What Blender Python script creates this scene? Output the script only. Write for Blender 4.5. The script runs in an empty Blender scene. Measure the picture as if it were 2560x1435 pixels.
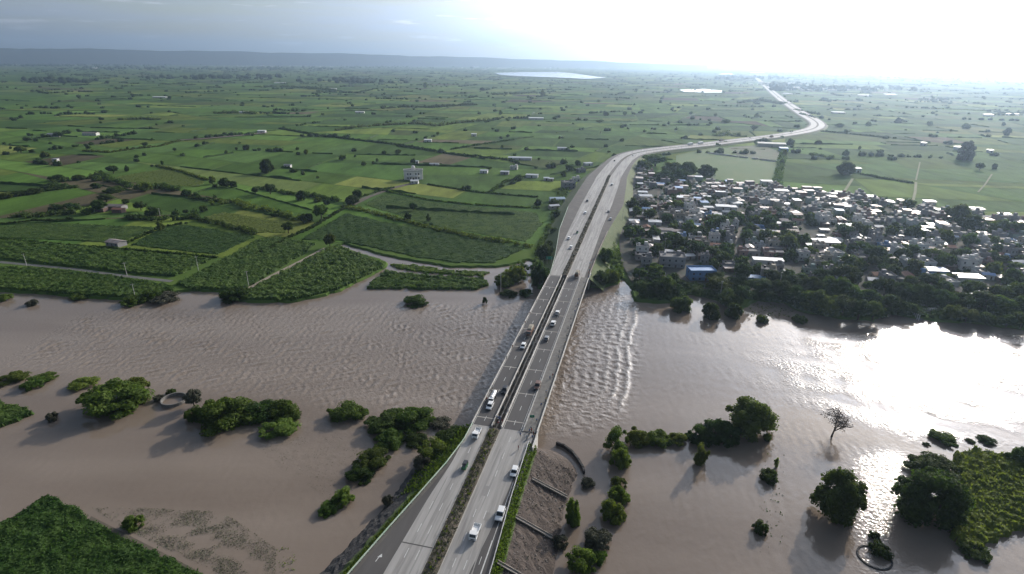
import bpy, bmesh, math, random
import numpy as np
from mathutils import Vector, Matrix
from mathutils.geometry import tessellate_polygon
R = math.radians
rnd = random.Random(7)
scene = bpy.context.scene
col = scene.collection

# ------------------------------------------------------------------ camera
FPX, W0, H0 = 1450.0, 2560.0, 1435.0
CAM_H = 128.0
PITCH = math.atan((717.5 - 152.0) / FPX)
ROLL = math.atan(25 / 2560.0)
_R = np.array([1.0, 0, 0]); _U = np.array([0, math.sin(PITCH), math.cos(PITCH)]); _F = np.array([0, math.cos(PITCH), -math.sin(PITCH)])
_R2 = math.cos(ROLL) * _R + math.sin(ROLL) * _U
_U2 = -math.sin(ROLL) * _R + math.cos(ROLL) * _U
cam_data = bpy.data.cameras.new('camera')
cam = bpy.data.objects.new('camera', cam_data); col.objects.link(cam)
cam.matrix_world = Matrix(((_R2[0], _U2[0], -_F[0], 0), (_R2[1], _U2[1], -_F[1], 0), (_R2[2], _U2[2], -_F[2], CAM_H), (0, 0, 0, 1)))
cam_data.sensor_width = 36.0
cam_data.lens = 36.0 * FPX / W0
cam_data.clip_start = 1.0
cam_data.clip_end = 120000.0
scene.camera = cam

# ------------------------------------------------------------------ sky, sun, exposure
SUN_AZ, SUN_EL = 39.0, 21.0            # azimuth to the right of +Y, elevation
scene.view_settings.view_transform = 'Standard'
scene.view_settings.look = 'None'
scene.view_settings.exposure = 0.22
scene.view_settings.gamma = 1.0
world = bpy.data.worlds.new('World'); scene.world = world
world.use_nodes = True
nt = world.node_tree; nt.nodes.clear()
wo = nt.nodes.new('ShaderNodeOutputWorld'); bg = nt.nodes.new('ShaderNodeBackground')
sky = nt.nodes.new('ShaderNodeTexSky'); sky.sky_type = 'NISHITA'; sky.sun_disc = False
sky.sun_elevation = R(SUN_EL); sky.sun_rotation = R(SUN_AZ)
sky.altitude = 500; sky.air_density = 1.0; sky.dust_density = 2.6; sky.ozone_density = 1.0
bg.inputs['Strength'].default_value = 0.10
# thin high cloud veil and small low cumulus streaks, laid out on the sky dome by direction
tc = nt.nodes.new('ShaderNodeTexCoord'); sep = nt.nodes.new('ShaderNodeSeparateXYZ')
nt.links.new(tc.outputs['Generated'], sep.inputs[0])
mp = nt.nodes.new('ShaderNodeMapping'); mp.inputs['Scale'].default_value = (1.6, 1.6, 22)
nt.links.new(tc.outputs['Generated'], mp.inputs[0])
nz = nt.nodes.new('ShaderNodeTexNoise'); nz.inputs['Scale'].default_value = 2.0; nz.inputs['Detail'].default_value = 5
nt.links.new(mp.outputs[0], nz.inputs[0])
rp = nt.nodes.new('ShaderNodeValToRGB'); rp.color_ramp.elements[0].position = 0.36; rp.color_ramp.elements[1].position = 0.66
rp.color_ramp.elements[0].color = (0.0, 0.0, 0.0, 1); rp.color_ramp.elements[1].color = (0.9, 0.9, 0.9, 1)
nt.links.new(nz.outputs['Fac'], rp.inputs[0])
# veil brightness follows the sky behind it: grey version of the sky
bwn = nt.nodes.new('ShaderNodeRGBToBW'); nt.links.new(sky.outputs[0], bwn.inputs[0])
cmb = nt.nodes.new('ShaderNodeMix'); cmb.data_type = 'RGBA'; cmb.blend_type = 'MULTIPLY'; cmb.inputs[0].default_value = 1.0
nt.links.new(bwn.outputs[0], cmb.inputs[6]); cmb.inputs[7].default_value = (0.93, 1.06, 1.32, 1)
mx = nt.nodes.new('ShaderNodeMix'); mx.data_type = 'RGBA'
nt.links.new(rp.outputs[0], mx.inputs[0]); nt.links.new(sky.outputs[0], mx.inputs[6]); nt.links.new(cmb.outputs[2], mx.inputs[7])
# small bright clouds
mp2 = nt.nodes.new('ShaderNodeMapping'); mp2.inputs['Scale'].default_value = (5, 5, 46); mp2.inputs['Location'].default_value = (0.3, 1.1, 0.0)
nt.links.new(tc.outputs['Generated'], mp2.inputs[0])
nz2 = nt.nodes.new('ShaderNodeTexNoise'); nz2.inputs['Scale'].default_value = 2.3; nz2.inputs['Detail'].default_value = 4
nt.links.new(mp2.outputs[0], nz2.inputs[0])
rp2 = nt.nodes.new('ShaderNodeValToRGB'); rp2.color_ramp.elements[0].position = 0.60; rp2.color_ramp.elements[1].position = 0.70
nt.links.new(nz2.outputs['Fac'], rp2.inputs[0])
br = nt.nodes.new('ShaderNodeMix'); br.data_type = 'RGBA'; br.blend_type = 'MULTIPLY'; br.inputs[0].default_value = 1.0
nt.links.new(bwn.outputs[0], br.inputs[6]); br.inputs[7].default_value = (1.55, 1.6, 1.7, 1)
mx2 = nt.nodes.new('ShaderNodeMix'); mx2.data_type = 'RGBA'
mul = nt.nodes.new('ShaderNodeMath'); mul.operation = 'MULTIPLY'; mul.inputs[1].default_value = 0.9
nt.links.new(rp2.outputs[0], mul.inputs[0]); nt.links.new(mul.outputs[0], mx2.inputs[0])
nt.links.new(mx.outputs[2], mx2.inputs[6]); nt.links.new(br.outputs[2], mx2.inputs[7])
# the veil scatters light forward: it glows around the hidden sun
dt = nt.nodes.new('ShaderNodeVectorMath'); dt.operation = 'DOT_PRODUCT'; nt.links.new(tc.outputs['Generated'], dt.inputs[0])
dt.inputs[1].default_value = (math.sin(R(SUN_AZ)) * math.cos(R(SUN_EL)), math.cos(R(SUN_AZ)) * math.cos(R(SUN_EL)), math.sin(R(SUN_EL)))
cl0 = nt.nodes.new('ShaderNodeMath'); cl0.operation = 'MAXIMUM'; cl0.inputs[1].default_value = 0.0; nt.links.new(dt.outputs['Value'], cl0.inputs[0])
pw = nt.nodes.new('ShaderNodeMath'); pw.operation = 'POWER'; pw.inputs[1].default_value = 5.0; nt.links.new(cl0.outputs[0], pw.inputs[0])
ma = nt.nodes.new('ShaderNodeMath'); ma.operation = 'MULTIPLY_ADD'; ma.inputs[1].default_value = 2.3; ma.inputs[2].default_value = 1.0; nt.links.new(pw.outputs[0], ma.inputs[0])
vs_ = nt.nodes.new('ShaderNodeVectorMath'); vs_.operation = 'SCALE'; nt.links.new(mx2.outputs[2], vs_.inputs[0]); nt.links.new(ma.outputs[0], vs_.inputs['Scale'])
nt.links.new(vs_.outputs[0], bg.inputs['Color']); nt.links.new(bg.outputs[0], wo.inputs['Surface'])
SUN_DIR = Vector((math.sin(R(SUN_AZ)) * math.cos(R(SUN_EL)), math.cos(R(SUN_AZ)) * math.cos(R(SUN_EL)), math.sin(R(SUN_EL))))
sl = bpy.data.lights.new('sun', 'SUN'); sl.energy = 3.7; sl.angle = R(0.6); sl.color = (1.0, 0.91, 0.79)
so = bpy.data.objects.new('sun', sl); col.objects.link(so)
so.rotation_euler = SUN_DIR.to_track_quat('Z', 'Y').to_euler(); so.location = (0, 0, 400)

# ------------------------------------------------------------------ helpers
def G(px, py, z=0.0):
    """the place in the scene, at height z, that the photo shows at a pixel"""
    d = _R2 * (px - W0 / 2) + _U2 * (H0 / 2 - py) + _F * FPX
    t = (z - CAM_H) / d[2]
    return Vector((d[0] * t, d[1] * t, z))
def proj(p):
    d = np.array([p[0], p[1], p[2] - CAM_H]); w = d @ _F
    return (W0 / 2 + FPX * (d @ _R2) / w, H0 / 2 - FPX * (d @ _U2) / w)
def ppm(p):
    return FPX / (np.array([p[0], p[1], p[2] - CAM_H]) @ _F)

def new_mat(name):
    m = bpy.data.materials.new(name); m.use_nodes = True
    return m, m.node_tree, m.node_tree.nodes['Principled BSDF']
def mat(name, c1, c2=None, scale=1.0, rough=0.8, metal=0.0, bump=0.0, detail=4, spec=0.3, rand=0.0, stretch=None, c3=None, bscale=None):
    m, t, b = new_mat(name)
    b.inputs['Roughness'].default_value = rough; b.inputs['Metallic'].default_value = metal
    b.inputs['Specular IOR Level'].default_value = spec
    c2 = c2 or tuple(x * 0.8 for x in c1)
    co = t.nodes.new('ShaderNodeNewGeometry')
    vec = co.outputs['Position']
    if stretch:
        mpn = t.nodes.new('ShaderNodeMapping'); mpn.vector_type = 'TEXTURE'; mpn.inputs['Scale'].default_value = tuple(1 / k for k in stretch[:3])
        if len(stretch) > 3: mpn.inputs['Rotation'].default_value = (0, 0, -stretch[3])
        t.links.new(vec, mpn.inputs[0]); vec = mpn.outputs[0]
    n = t.nodes.new('ShaderNodeTexNoise'); n.inputs['Scale'].default_value = scale; n.inputs['Detail'].default_value = detail
    n.inputs['Roughness'].default_value = 0.65
    t.links.new(vec, n.inputs['Vector'])
    r = t.nodes.new('ShaderNodeValToRGB'); e = r.color_ramp.elements
    e[0].position = 0.32; e[1].position = 0.68; e[0].color = (*c1, 1); e[1].color = (*c2, 1)
    if c3: x = e.new(0.5); x.color = (*c3, 1)
    t.links.new(n.outputs['Fac'], r.inputs[0]); out = r.outputs[0]
    if rand:
        oi = t.nodes.new('ShaderNodeObjectInfo'); hs = t.nodes.new('ShaderNodeHueSaturation')
        mr = t.nodes.new('ShaderNodeMapRange'); mr.inputs[3].default_value = 1 - rand; mr.inputs[4].default_value = 1 + rand
        t.links.new(oi.outputs['Random'], mr.inputs[0]); t.links.new(mr.outputs[0], hs.inputs['Value'])
        mr2 = t.nodes.new('ShaderNodeMapRange'); mr2.inputs[3].default_value = 0.5 - rand * 0.06; mr2.inputs[4].default_value = 0.5 + rand * 0.06
        wn = t.nodes.new('ShaderNodeMath'); wn.operation = 'FRACT'
        ml = t.nodes.new('ShaderNodeMath'); ml.operation = 'MULTIPLY'; ml.inputs[1].default_value = 7.31
        t.links.new(oi.outputs['Random'], ml.inputs[0]); t.links.new(ml.outputs[0], wn.inputs[0]); t.links.new(wn.outputs[0], mr2.inputs[0])
        t.links.new(mr2.outputs[0], hs.inputs['Hue']); t.links.new(out, hs.inputs['Color']); out = hs.outputs[0]
    t.links.new(out, b.inputs['Base Color'])
    if bump:
        bp = t.nodes.new('ShaderNodeBump'); bp.inputs['Strength'].default_value = 1.0; bp.inputs['Distance'].default_value = bump
        n2 = n
        if bscale:
            n2 = t.nodes.new('ShaderNodeTexNoise'); n2.inputs['Scale'].default_value = bscale; n2.inputs['Detail'].default_value = 4
            t.links.new(vec, n2.inputs['Vector'])
        t.links.new(n2.outputs['Fac'], bp.inputs['Height']); t.links.new(bp.outputs[0], b.inputs['Normal'])
    return m
def leafmat(name, c1, c2, scale=0.5, rand=0.3, transl=0.42):
    m = mat(name, c1, c2, scale=scale, rough=0.75, spec=0.1, rand=rand)
    t = m.node_tree; b = t.nodes['Principled BSDF']; o = t.nodes['Material Output']
    tr = t.nodes.new('ShaderNodeBsdfTranslucent'); ms = t.nodes.new('ShaderNodeMixShader'); ms.inputs[0].default_value = transl
    src = b.inputs['Base Color'].links[0].from_socket
    hs = t.nodes.new('ShaderNodeHueSaturation'); hs.inputs['Value'].default_value = 1.5; hs.inputs['Saturation'].default_value = 1.15
    t.links.new(src, hs.inputs['Color']); t.links.new(hs.outputs[0], tr.inputs['Color'])
    t.links.new(b.outputs[0], ms.inputs[1]); t.links.new(tr.outputs[0], ms.inputs[2]); t.links.new(ms.outputs[0], o.inputs['Surface'])
    return m

class MB:
    def __init__(s): s.v = []; s.f = []; s.m = []
    def add(s, vs, fs, mi=0):
        o = len(s.v); s.v.extend([tuple(v) for v in vs]); s.f.extend([tuple(i + o for i in f) for f in fs]); s.m.extend([mi] * len(fs)); return s
    def box(s, c, d, rz=0.0, mi=0, top=1.0):
        x, y, z = d[0] / 2, d[1] / 2, d[2] / 2; cs, sn = math.cos(rz), math.sin(rz); vs = []
        for k in (-1, 1):
            q = top if k > 0 else 1.0
            for a, b_ in ((-1, -1), (1, -1), (1, 1), (-1, 1)):
                X, Y = a * x * q, b_ * y * q
                vs.append((c[0] + X * cs - Y * sn, c[1] + X * sn + Y * cs, c[2] + k * z))
        return s.add(vs, [(3, 2, 1, 0), (4, 5, 6, 7), (0, 1, 5, 4), (1, 2, 6, 5), (2, 3, 7, 6), (3, 0, 4, 7)], mi)
    def tube(s, p0, p1, r0, r1=None, n=6, mi=0, cap=True):
        r1 = r0 if r1 is None else r1; p0 = Vector(p0); p1 = Vector(p1); d = (p1 - p0).normalized()
        a = d.orthogonal().normalized(); b_ = d.cross(a); vs = []
        for p, r in ((p0, r0), (p1, r1)):
            for k in range(n):
                t = 2 * math.pi * k / n; vs.append(p + a * (r * math.cos(t)) + b_ * (r * math.sin(t)))
        fs = [(k, (k + 1) % n, n + (k + 1) % n, n + k) for k in range(n)]
        if cap: fs += [tuple(range(n - 1, -1, -1)), tuple(range(n, 2 * n))]
        return s.add(vs, fs, mi)
    def prism(s, poly, z0, z1, mi=0):
        n = len(poly); vs = [(p[0], p[1], z0) for p in poly] + [(p[0], p[1], z1) for p in poly]
        return s.add(vs, [tuple(range(n - 1, -1, -1)), tuple(range(n, 2 * n))] + [(k, (k + 1) % n, n + (k + 1) % n, n + k) for k in range(n)], mi)
    def strip(s, A, B, mi=0):
        n = len(A); return s.add(list(A) + list(B), [(k, k + 1, n + k + 1, n + k) for k in range(n - 1)], mi)
    def build(s, name, mats=None, parent=None, smooth=False):
        me = bpy.data.meshes.new(name); me.from_pydata(s.v, [], s.f)
        if mats is not None:
            for m in (mats if isinstance(mats, (list, tuple)) else [mats]): me.materials.append(m)
        if any(s.m): me.polygons.foreach_set('material_index', s.m)
        if smooth: me.polygons.foreach_set('use_smooth', [True] * len(s.f))
        me.update(); o = bpy.data.objects.new(name, me); col.objects.link(o)
        if parent: o.parent = parent
        return o
def np_mesh(name, V, F, mats, parent=None, smooth=False, mi=None):
    """V (n,3), F (m,3|4) arrays"""
    me = bpy.data.meshes.new(name); k = F.shape[1]
    me.vertices.add(len(V)); me.vertices.foreach_set('co', np.ascontiguousarray(V, dtype=np.float32).ravel())
    me.loops.add(F.size); me.loops.foreach_set('vertex_index', F.astype(np.int32).ravel())
    me.polygons.add(len(F)); me.polygons.foreach_set('loop_start', np.arange(0, F.size, k, dtype=np.int32))
    if mi is not None: me.polygons.foreach_set('material_index', mi.astype(np.int32))
    me.polygons.foreach_set('use_smooth', np.full(len(F), smooth))
    for m in (mats if isinstance(mats, (list, tuple)) else [mats]): me.materials.append(m)
    me.update(calc_edges=True); me.validate()
    o = bpy.data.objects.new(name, me); col.objects.link(o)
    if parent: o.parent = parent
    return o
REG = []
def tag(o, label=None, cat=None, group=None, kind=None):
    if label: o['label'] = label
    if cat: o['category'] = cat
    if group: o['group'] = group
    if kind: o['kind'] = kind
    if label and not kind: REG.append(o)
    return o
def empty(name, loc=(0, 0, 0), rz=0.0):
    o = bpy.data.objects.new(name, None); o.empty_display_size = 0.5; col.objects.link(o)
    o.location = loc; o.rotation_euler = (0, 0, rz); return o
def copy_tree(o, parent=None):
    c = o.copy(); col.objects.link(c); c.parent = parent
    for ch in (KIDS[o.name] if o.name in KIDS else []): copy_tree(ch, c)
    return c
KIDS = {}
def stamp(proto, loc, rz=0.0, sc=None, label=None, cat=None, group=None):
    """the first use moves the built thing itself, later ones copy it"""
    if not proto.get('_used'):
        KIDS[proto.name] = list(proto.children)
        for ch in KIDS[proto.name]: KIDS[ch.name] = list(ch.children)
        proto['_used'] = 1; o = proto
    else:
        o = copy_tree(proto)
    o.location = loc; o.rotation_euler = (0, 0, rz)
    o.scale = sc if sc is not None else (1, 1, 1)
    tag(o, label, cat, group); return o

# ------------------------------------------------------------------ materials
M = {}
M['concrete_road'] = mat('concrete_road', (0.37, 0.355, 0.335), (0.19, 0.18, 0.17), scale=0.45, rough=0.75, detail=8, bump=0.01, c3=(0.30, 0.288, 0.268), stretch=(1, 0.05, 1, R(13.2)))
M['asphalt'] = mat('asphalt', (0.070, 0.066, 0.064), (0.095, 0.089, 0.084), scale=0.3, rough=0.85, detail=7, stretch=(1, 0.12, 1, R(13.2)))
M['asphalt_side'] = mat('asphalt_side', (0.085, 0.078, 0.072), (0.13, 0.118, 0.105), scale=0.2, rough=0.9, detail=7)
M['paint'] = mat('road_paint', (0.62, 0.62, 0.60), (0.42, 0.42, 0.40), scale=1.5, rough=0.6)
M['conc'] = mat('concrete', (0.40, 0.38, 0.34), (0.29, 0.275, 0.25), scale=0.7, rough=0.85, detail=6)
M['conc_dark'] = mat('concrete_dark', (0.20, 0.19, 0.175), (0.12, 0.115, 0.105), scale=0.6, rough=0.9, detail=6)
M['soil'] = mat('soil', (0.13, 0.105, 0.08), (0.075, 0.07, 0.05), scale=0.35, rough=0.95, detail=8, bump=0.08)
M['grass'] = mat('grass', (0.055, 0.085, 0.025), (0.095, 0.12, 0.04), scale=0.5, rough=0.9, detail=8, bump=0.15)
M['rubble'] = mat('rubble', (0.115, 0.090, 0.076), (0.055, 0.045, 0.038), scale=1.3, rough=0.95, detail=12, bump=0.35, c3=(0.08, 0.063, 0.053))
M['metal_green'] = mat('rail_green', (0.30, 0.42, 0.30), (0.45, 0.50, 0.42), scale=0.5, rough=0.5)
M['steel'] = mat('steel', (0.42, 0.42, 0.42), (0.3, 0.3, 0.3), scale=1, rough=0.45, metal=0.6)
M['trunk'] = mat('trunk', (0.09, 0.065, 0.045), (0.05, 0.038, 0.028), scale=2, rough=0.95, bump=0.05)
M['leaf_dark'] = leafmat('leaf_dark', (0.025, 0.046, 0.012), (0.060, 0.092, 0.022))
M['leaf_mid'] = leafmat('leaf_mid', (0.046, 0.078, 0.017), (0.105, 0.145, 0.03))
M['leaf_light'] = leafmat('leaf_light', (0.070, 0.11, 0.024), (0.15, 0.19, 0.042))
M['leaf_grey'] = leafmat('leaf_grey', (0.065, 0.068, 0.048), (0.09, 0.09, 0.06), transl=0.15)
M['crop'] = leafmat('crop', (0.042, 0.082, 0.02), (0.10, 0.15, 0.038), scale=0.12, rand=0.05)
M['crop_dark'] = leafmat('crop_dark', (0.034, 0.072, 0.019), (0.068, 0.115, 0.03), scale=0.09, rand=0.05)
M['rubber'] = mat('rubber', (0.02, 0.02, 0.02), rough=0.8)
M['glass'] = mat('car_glass', (0.02, 0.025, 0.03), rough=0.08, spec=0.6)
M['hair'] = mat('hair', (0.012, 0.01, 0.008), rough=0.7)
M['skin'] = mat('skin', (0.22, 0.12, 0.075), rough=0.6)
def paintm(name, c, rough=0.3): return mat(name, c, tuple(x * 0.92 for x in c), scale=3, rough=rough, spec=0.5)
M['white'] = paintm('paint_white', (0.78, 0.78, 0.76)); M['grey'] = paintm('paint_grey', (0.25, 0.26, 0.27))
M['black'] = paintm('paint_black', (0.03, 0.03, 0.032)); M['green'] = paintm('paint_green', (0.05, 0.16, 0.07))
M['brown'] = paintm('paint_brown', (0.16, 0.08, 0.05)); M['blue'] = paintm('paint_blue', (0.10, 0.22, 0.45))
M['cargo'] = mat('cargo_cloth', (0.34, 0.31, 0.25), (0.22, 0.2, 0.16), scale=1.2, rough=0.9)
# ------------------------------------------------------------------ noise and polygon tools (numpy)
def waves(X, Y, n, l0, l1, az=None, spread=math.pi, seed=0, warp=1.0):
    r = np.random.RandomState(seed); H = np.zeros_like(X)
    wx = sum(np.sin(X / s * a + Y / s * b_ + c) for s, a, b_, c in zip((11, 17, 29, 23), (1, .6, -.7, .3), (.5, -1, .7, 1), (0, 1, 2, 3)))
    wy = sum(np.sin(X / s * a + Y / s * b_ + c) for s, a, b_, c in zip((13, 19, 31, 9), (-.4, 1, .6, .8), (1, .3, .9, -.6), (5, 1.3, 2.2, 0)))
    X = X + wx * warp; Y = Y + wy * warp
    for i in range(n):
        l = math.exp(r.uniform(math.log(l0), math.log(l1))); t = (az if az is not None else 0) + r.uniform(-spread, spread)
        k = 2 * math.pi / l; H += (l / l1) ** 0.8 * np.sin(k * (X * math.sin(t) + Y * math.cos(t)) + r.uniform(0, 6.28))
    return H / math.sqrt(n)
def inpoly(X, Y, P):
    ins = np.zeros(X.shape, bool); n = len(P); j = n - 1
    for i in range(n):
        xi, yi, xj, yj = P[i][0], P[i][1], P[j][0], P[j][1]
        if yi != yj: ins ^= ((yi > Y) != (yj > Y)) & (X < (xj - xi) * (Y - yi) / (yj - yi) + xi)
        j = i
    return ins
def blur(A, k, it=2):
    for _ in range(it):
        for ax in (0, 1):
            c = np.cumsum(np.insert(np.pad(A, [(k, k) if a == ax else (0, 0) for a in (0, 1)], mode='edge'), 0, 0, axis=ax), axis=ax)
            n = A.shape[ax]; w = 2 * k + 1
            A = (np.take(c, range(w, w + n), ax) - np.take(c, range(0, n), ax)) / w
    return A
def GP(pts, z=0.0): return [G(x, y, z) for x, y in pts]

# ------------------------------------------------------------------ water: one sheet, finely modelled where the camera is near
LAND_Z = 1.2
st = 0.7
xs = np.arange(-230, 330, st); ys = np.arange(70, 400, st)
X, Y = np.meshgrid(xs, ys)
def mask(px, k, z=0.0): return blur(inpoly(X, Y, GP(px, z)).astype(float), k)
m1 = mask([(-300, 775), (0, 780), (500, 775), (1000, 758), (1250, 765), (1340, 750), (1480, 735), (1350, 1085), (1190, 1062), (1100, 1045), (750, 1000), (350, 945), (0, 915), (-300, 900)], 9)
m2 = mask([(1330, 735), (1560, 728), (1588, 770), (1592, 900), (1560, 1050), (1450, 1085), (1200, 1095)], 5)
m3 = mask([(1900, 900), (2080, 830), (2300, 810), (2800, 850), (2800, 1080), (2350, 1065), (2080, 1010), (1930, 960)], 16)
m4 = mask([(2140, 1150), (2250, 1130), (2290, 1250), (2240, 1440), (2150, 1440)], 5)
m5 = mask([(740, 1020), (1130, 1090), (1060, 1180), (900, 1240), (650, 1150)], 6)
A0 = G(1588, 760); B0 = G(1552, 1045); cd = (B0 - A0).normalized(); cn = Vector((cd.y, -cd.x))
if cn.x > 0: cn = -cn                                   # towards the bridge
q = (X - A0.x) * cn.x + (Y - A0.y) * cn.y; tt = (X - A0.x) * cd.x + (Y - A0.y) * cd.y; LL = (B0 - A0).length
qq = q + 0.9 * np.sin(tt / 11.0) + 0.4 * np.sin(tt / 3.7 + 1) + 0.25 * np.sin(tt / 1.9 + q)
env = np.clip((tt + 6) / 12, 0, 1) * np.clip((LL - tt + 2) / 14, 0, 1)
crest = np.where(qq > -1.5, np.exp(-np.clip(qq, 0, 99) / 11.0), 0) * (1 - np.abs(np.sin(np.pi * qq / 4.6))) ** 1.5 * env
Wa = waves(X, Y, 60, 1.5, 5.6, az=R(-72), spread=R(62), seed=3, warp=1.1)
Wa = np.sign(Wa) * np.abs(Wa) ** 0.85
Wb = waves(X, Y, 40, 2.0, 5.0, az=R(-75), spread=R(80), seed=5, warp=1.4)
Wc = waves(X, Y, 40, 1.8, 7.0, az=R(40), spread=R(75), seed=8, warp=1.6)
patch3 = 0.7 + 1.1 * waves(X, Y, 20, 9, 30, az=R(60), spread=R(50), seed=31, warp=1.5)
patch = 0.75 + 0.3 * waves(X, Y, 12, 25, 70, seed=21, warp=0)
Zw = 0.19 * (m1 + .10) * Wa * np.clip(patch3 * .6 + .5, .25, 1.6) + 0.15 * m2 * Wb + 0.5 * crest + 0.046 * m3 * Wc * np.clip(patch3, 0.0, 1.8) + 0.022 * m4 * Wc + 0.025 * m5 * Wb
base = 0.012 * waves(X, Y, 20, 3, 12, seed=11, warp=1)
edge = np.minimum(np.minimum(X - xs[0], xs[-1] - X), np.minimum(Y - ys[0], ys[-1] - Y)); Zw = (Zw + base) * np.clip(edge / 10, 0, 1)
nx, ny = len(xs), len(ys)
V = np.stack([X.ravel(), Y.ravel(), Zw.ravel()], 1)
I = (np.arange(ny - 1)[:, None] * nx + np.arange(nx - 1)[None, :]).ravel()
F = np.stack([I, I + 1, I + nx + 1, I + nx], 1)
x0, x1, y0, y1 = xs[0], xs[-1], ys[0], ys[-1]; b = len(V)
B = 9000.0
OV = [(-B, -2000, 0), (x0, -2000, 0), (x1, -2000, 0), (B, -2000, 0), (-B, y0, 0), (x0, y0, 0), (x1, y0, 0), (B, y0, 0),
      (-B, y1, 0), (x0, y1, 0), (x1, y1, 0), (B, y1, 0), (-B, 2500, 0), (x0, 2500, 0), (x1, 2500, 0), (B, 2500, 0)]
OF = [(i + 4 * j, i + 1 + 4 * j, i + 5 + 4 * j, i + 4 + 4 * j) for j in range(3) for i in range(3) if (i, j) != (1, 1)]
V = np.vstack([V, np.array(OV)]); F = np.vstack([F, np.array(OF) + b])
wm, t, bs = new_mat('flood_water')
geo = t.nodes.new('ShaderNodeNewGeometry')
n1 = t.nodes.new('ShaderNodeTexNoise'); n1.inputs['Scale'].default_value = 0.018; n1.inputs['Detail'].default_value = 5
mpw = t.nodes.new('ShaderNodeMapping'); mpw.inputs['Rotation'].default_value = (0, 0, R(-8)); mpw.inputs['Scale'].default_value = (0.35, 1.6, 1)
t.links.new(geo.outputs['Position'], mpw.inputs[0]); t.links.new(mpw.outputs[0], n1.inputs[0])
rr = t.nodes.new('ShaderNodeValToRGB'); rr.color_ramp.elements[0].position = .38; rr.color_ramp.elements[1].position = .62
rr.color_ramp.elements[0].color = (0.176, 0.139, 0.108, 1); rr.color_ramp.elements[1].color = (0.225, 0.182, 0.144, 1)
t.links.new(n1.outputs[0], rr.inputs[0])
fa = t.nodes.new('ShaderNodeAttribute'); fa.attribute_name = 'foam'; fx = t.nodes.new('ShaderNodeMix'); fx.data_type = 'RGBA'; fx.inputs[7].default_value = (0.50, 0.46, 0.41, 1)
fn = t.nodes.new('ShaderNodeTexNoise'); fn.inputs['Scale'].default_value = 1.1; fn.inputs['Detail'].default_value = 6; t.links.new(geo.outputs['Position'], fn.inputs[0])
fr = t.nodes.new('ShaderNodeMapRange'); fr.inputs[1].default_value = .38; fr.inputs[2].default_value = .62; t.links.new(fn.outputs[0], fr.inputs[0])
fm_ = t.nodes.new('ShaderNodeMath'); fm_.operation = 'MULTIPLY'; t.links.new(fa.outputs['Fac'], fm_.inputs[0]); t.links.new(fr.outputs[0], fm_.inputs[1])
t.links.new(fm_.outputs[0], fx.inputs[0]); t.links.new(rr.outputs[0], fx.inputs[6]); t.links.new(fx.outputs[2], bs.inputs['Base Color'])
bs.inputs['Roughness'].default_value = 0.085; bs.inputs['IOR'].default_value = 1.333; bs.inputs['Specular IOR Level'].default_value = 0.5
n3 = t.nodes.new('ShaderNodeTexNoise'); n3.inputs['Scale'].default_value = 0.9; n3.inputs['Detail'].default_value = 3
t.links.new(geo.outputs['Position'], n3.inputs[0])
at = t.nodes.new('ShaderNodeAttribute'); at.attribute_name = 'chop'
mm = t.nodes.new('ShaderNodeMath'); mm.operation = 'MULTIPLY'
t.links.new(n3.outputs[0], mm.inputs[0]); t.links.new(at.outputs['Fac'], mm.inputs[1])
bp = t.nodes.new('ShaderNodeBump'); bp.inputs['Strength'].default_value = 1; bp.inputs['Distance'].default_value = 0.3
t.links.new(mm.outputs[0], bp.inputs['Height']); t.links.new(bp.outputs[0], bs.inputs['Normal'])
water = np_mesh('water', V, F, wm, smooth=True); water['kind'] = 'structure'
chop = np.concatenate([(0.08 + 0.7 * m1 + 0.8 * m2 + 1.0 * m3 * np.clip(patch3, 0, 1.5) + 0.9 * m4 + 0.2 * m5).ravel(), np.full(len(OV), 0.3)]).astype(np.float32)
ca = water.data.attributes.new('chop', 'FLOAT', 'POINT'); ca.data.foreach_set('value', chop)
AZ_ = R(13.25); dv_ = (math.sin(AZ_), math.cos(AZ_)); nv_ = (dv_[1], -dv_[0]); Sg = X * dv_[0] + Y * dv_[1]; Ug = X * nv_[0] + Y * nv_[1] + 44.3
wake = np.zeros_like(X); du = -9.5 - Ug
for k in range(9):
    ds = Sg - (171 + 19.1 * k) + du * .10 + 1.2 * np.sin(du / 7 + k); wake += np.where(du > 0, np.exp(-(ds / (1.0 + du * .045)) ** 2) * np.exp(-du / 26), 0)
foam = np.concatenate([np.clip(2.0 * crest ** 1.4 + .25 * m2 * np.clip(Wb, 0, 1) + .22 * m1 * np.clip(Wa - .5, 0, 1) + .45 * wake, 0, 1).ravel(), np.zeros(len(OV))]).astype(np.float32)
cf_ = water.data.attributes.new('foam', 'FLOAT', 'POINT'); cf_.data.foreach_set('value', foam)
rb = MB().add([(-60000, -4000, -3), (60000, -4000, -3), (60000, 3000, -3), (-60000, 3000, -3)], [(0, 1, 2, 3)]).build('riverbed', M['soil']); rb['kind'] = 'structure'

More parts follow.
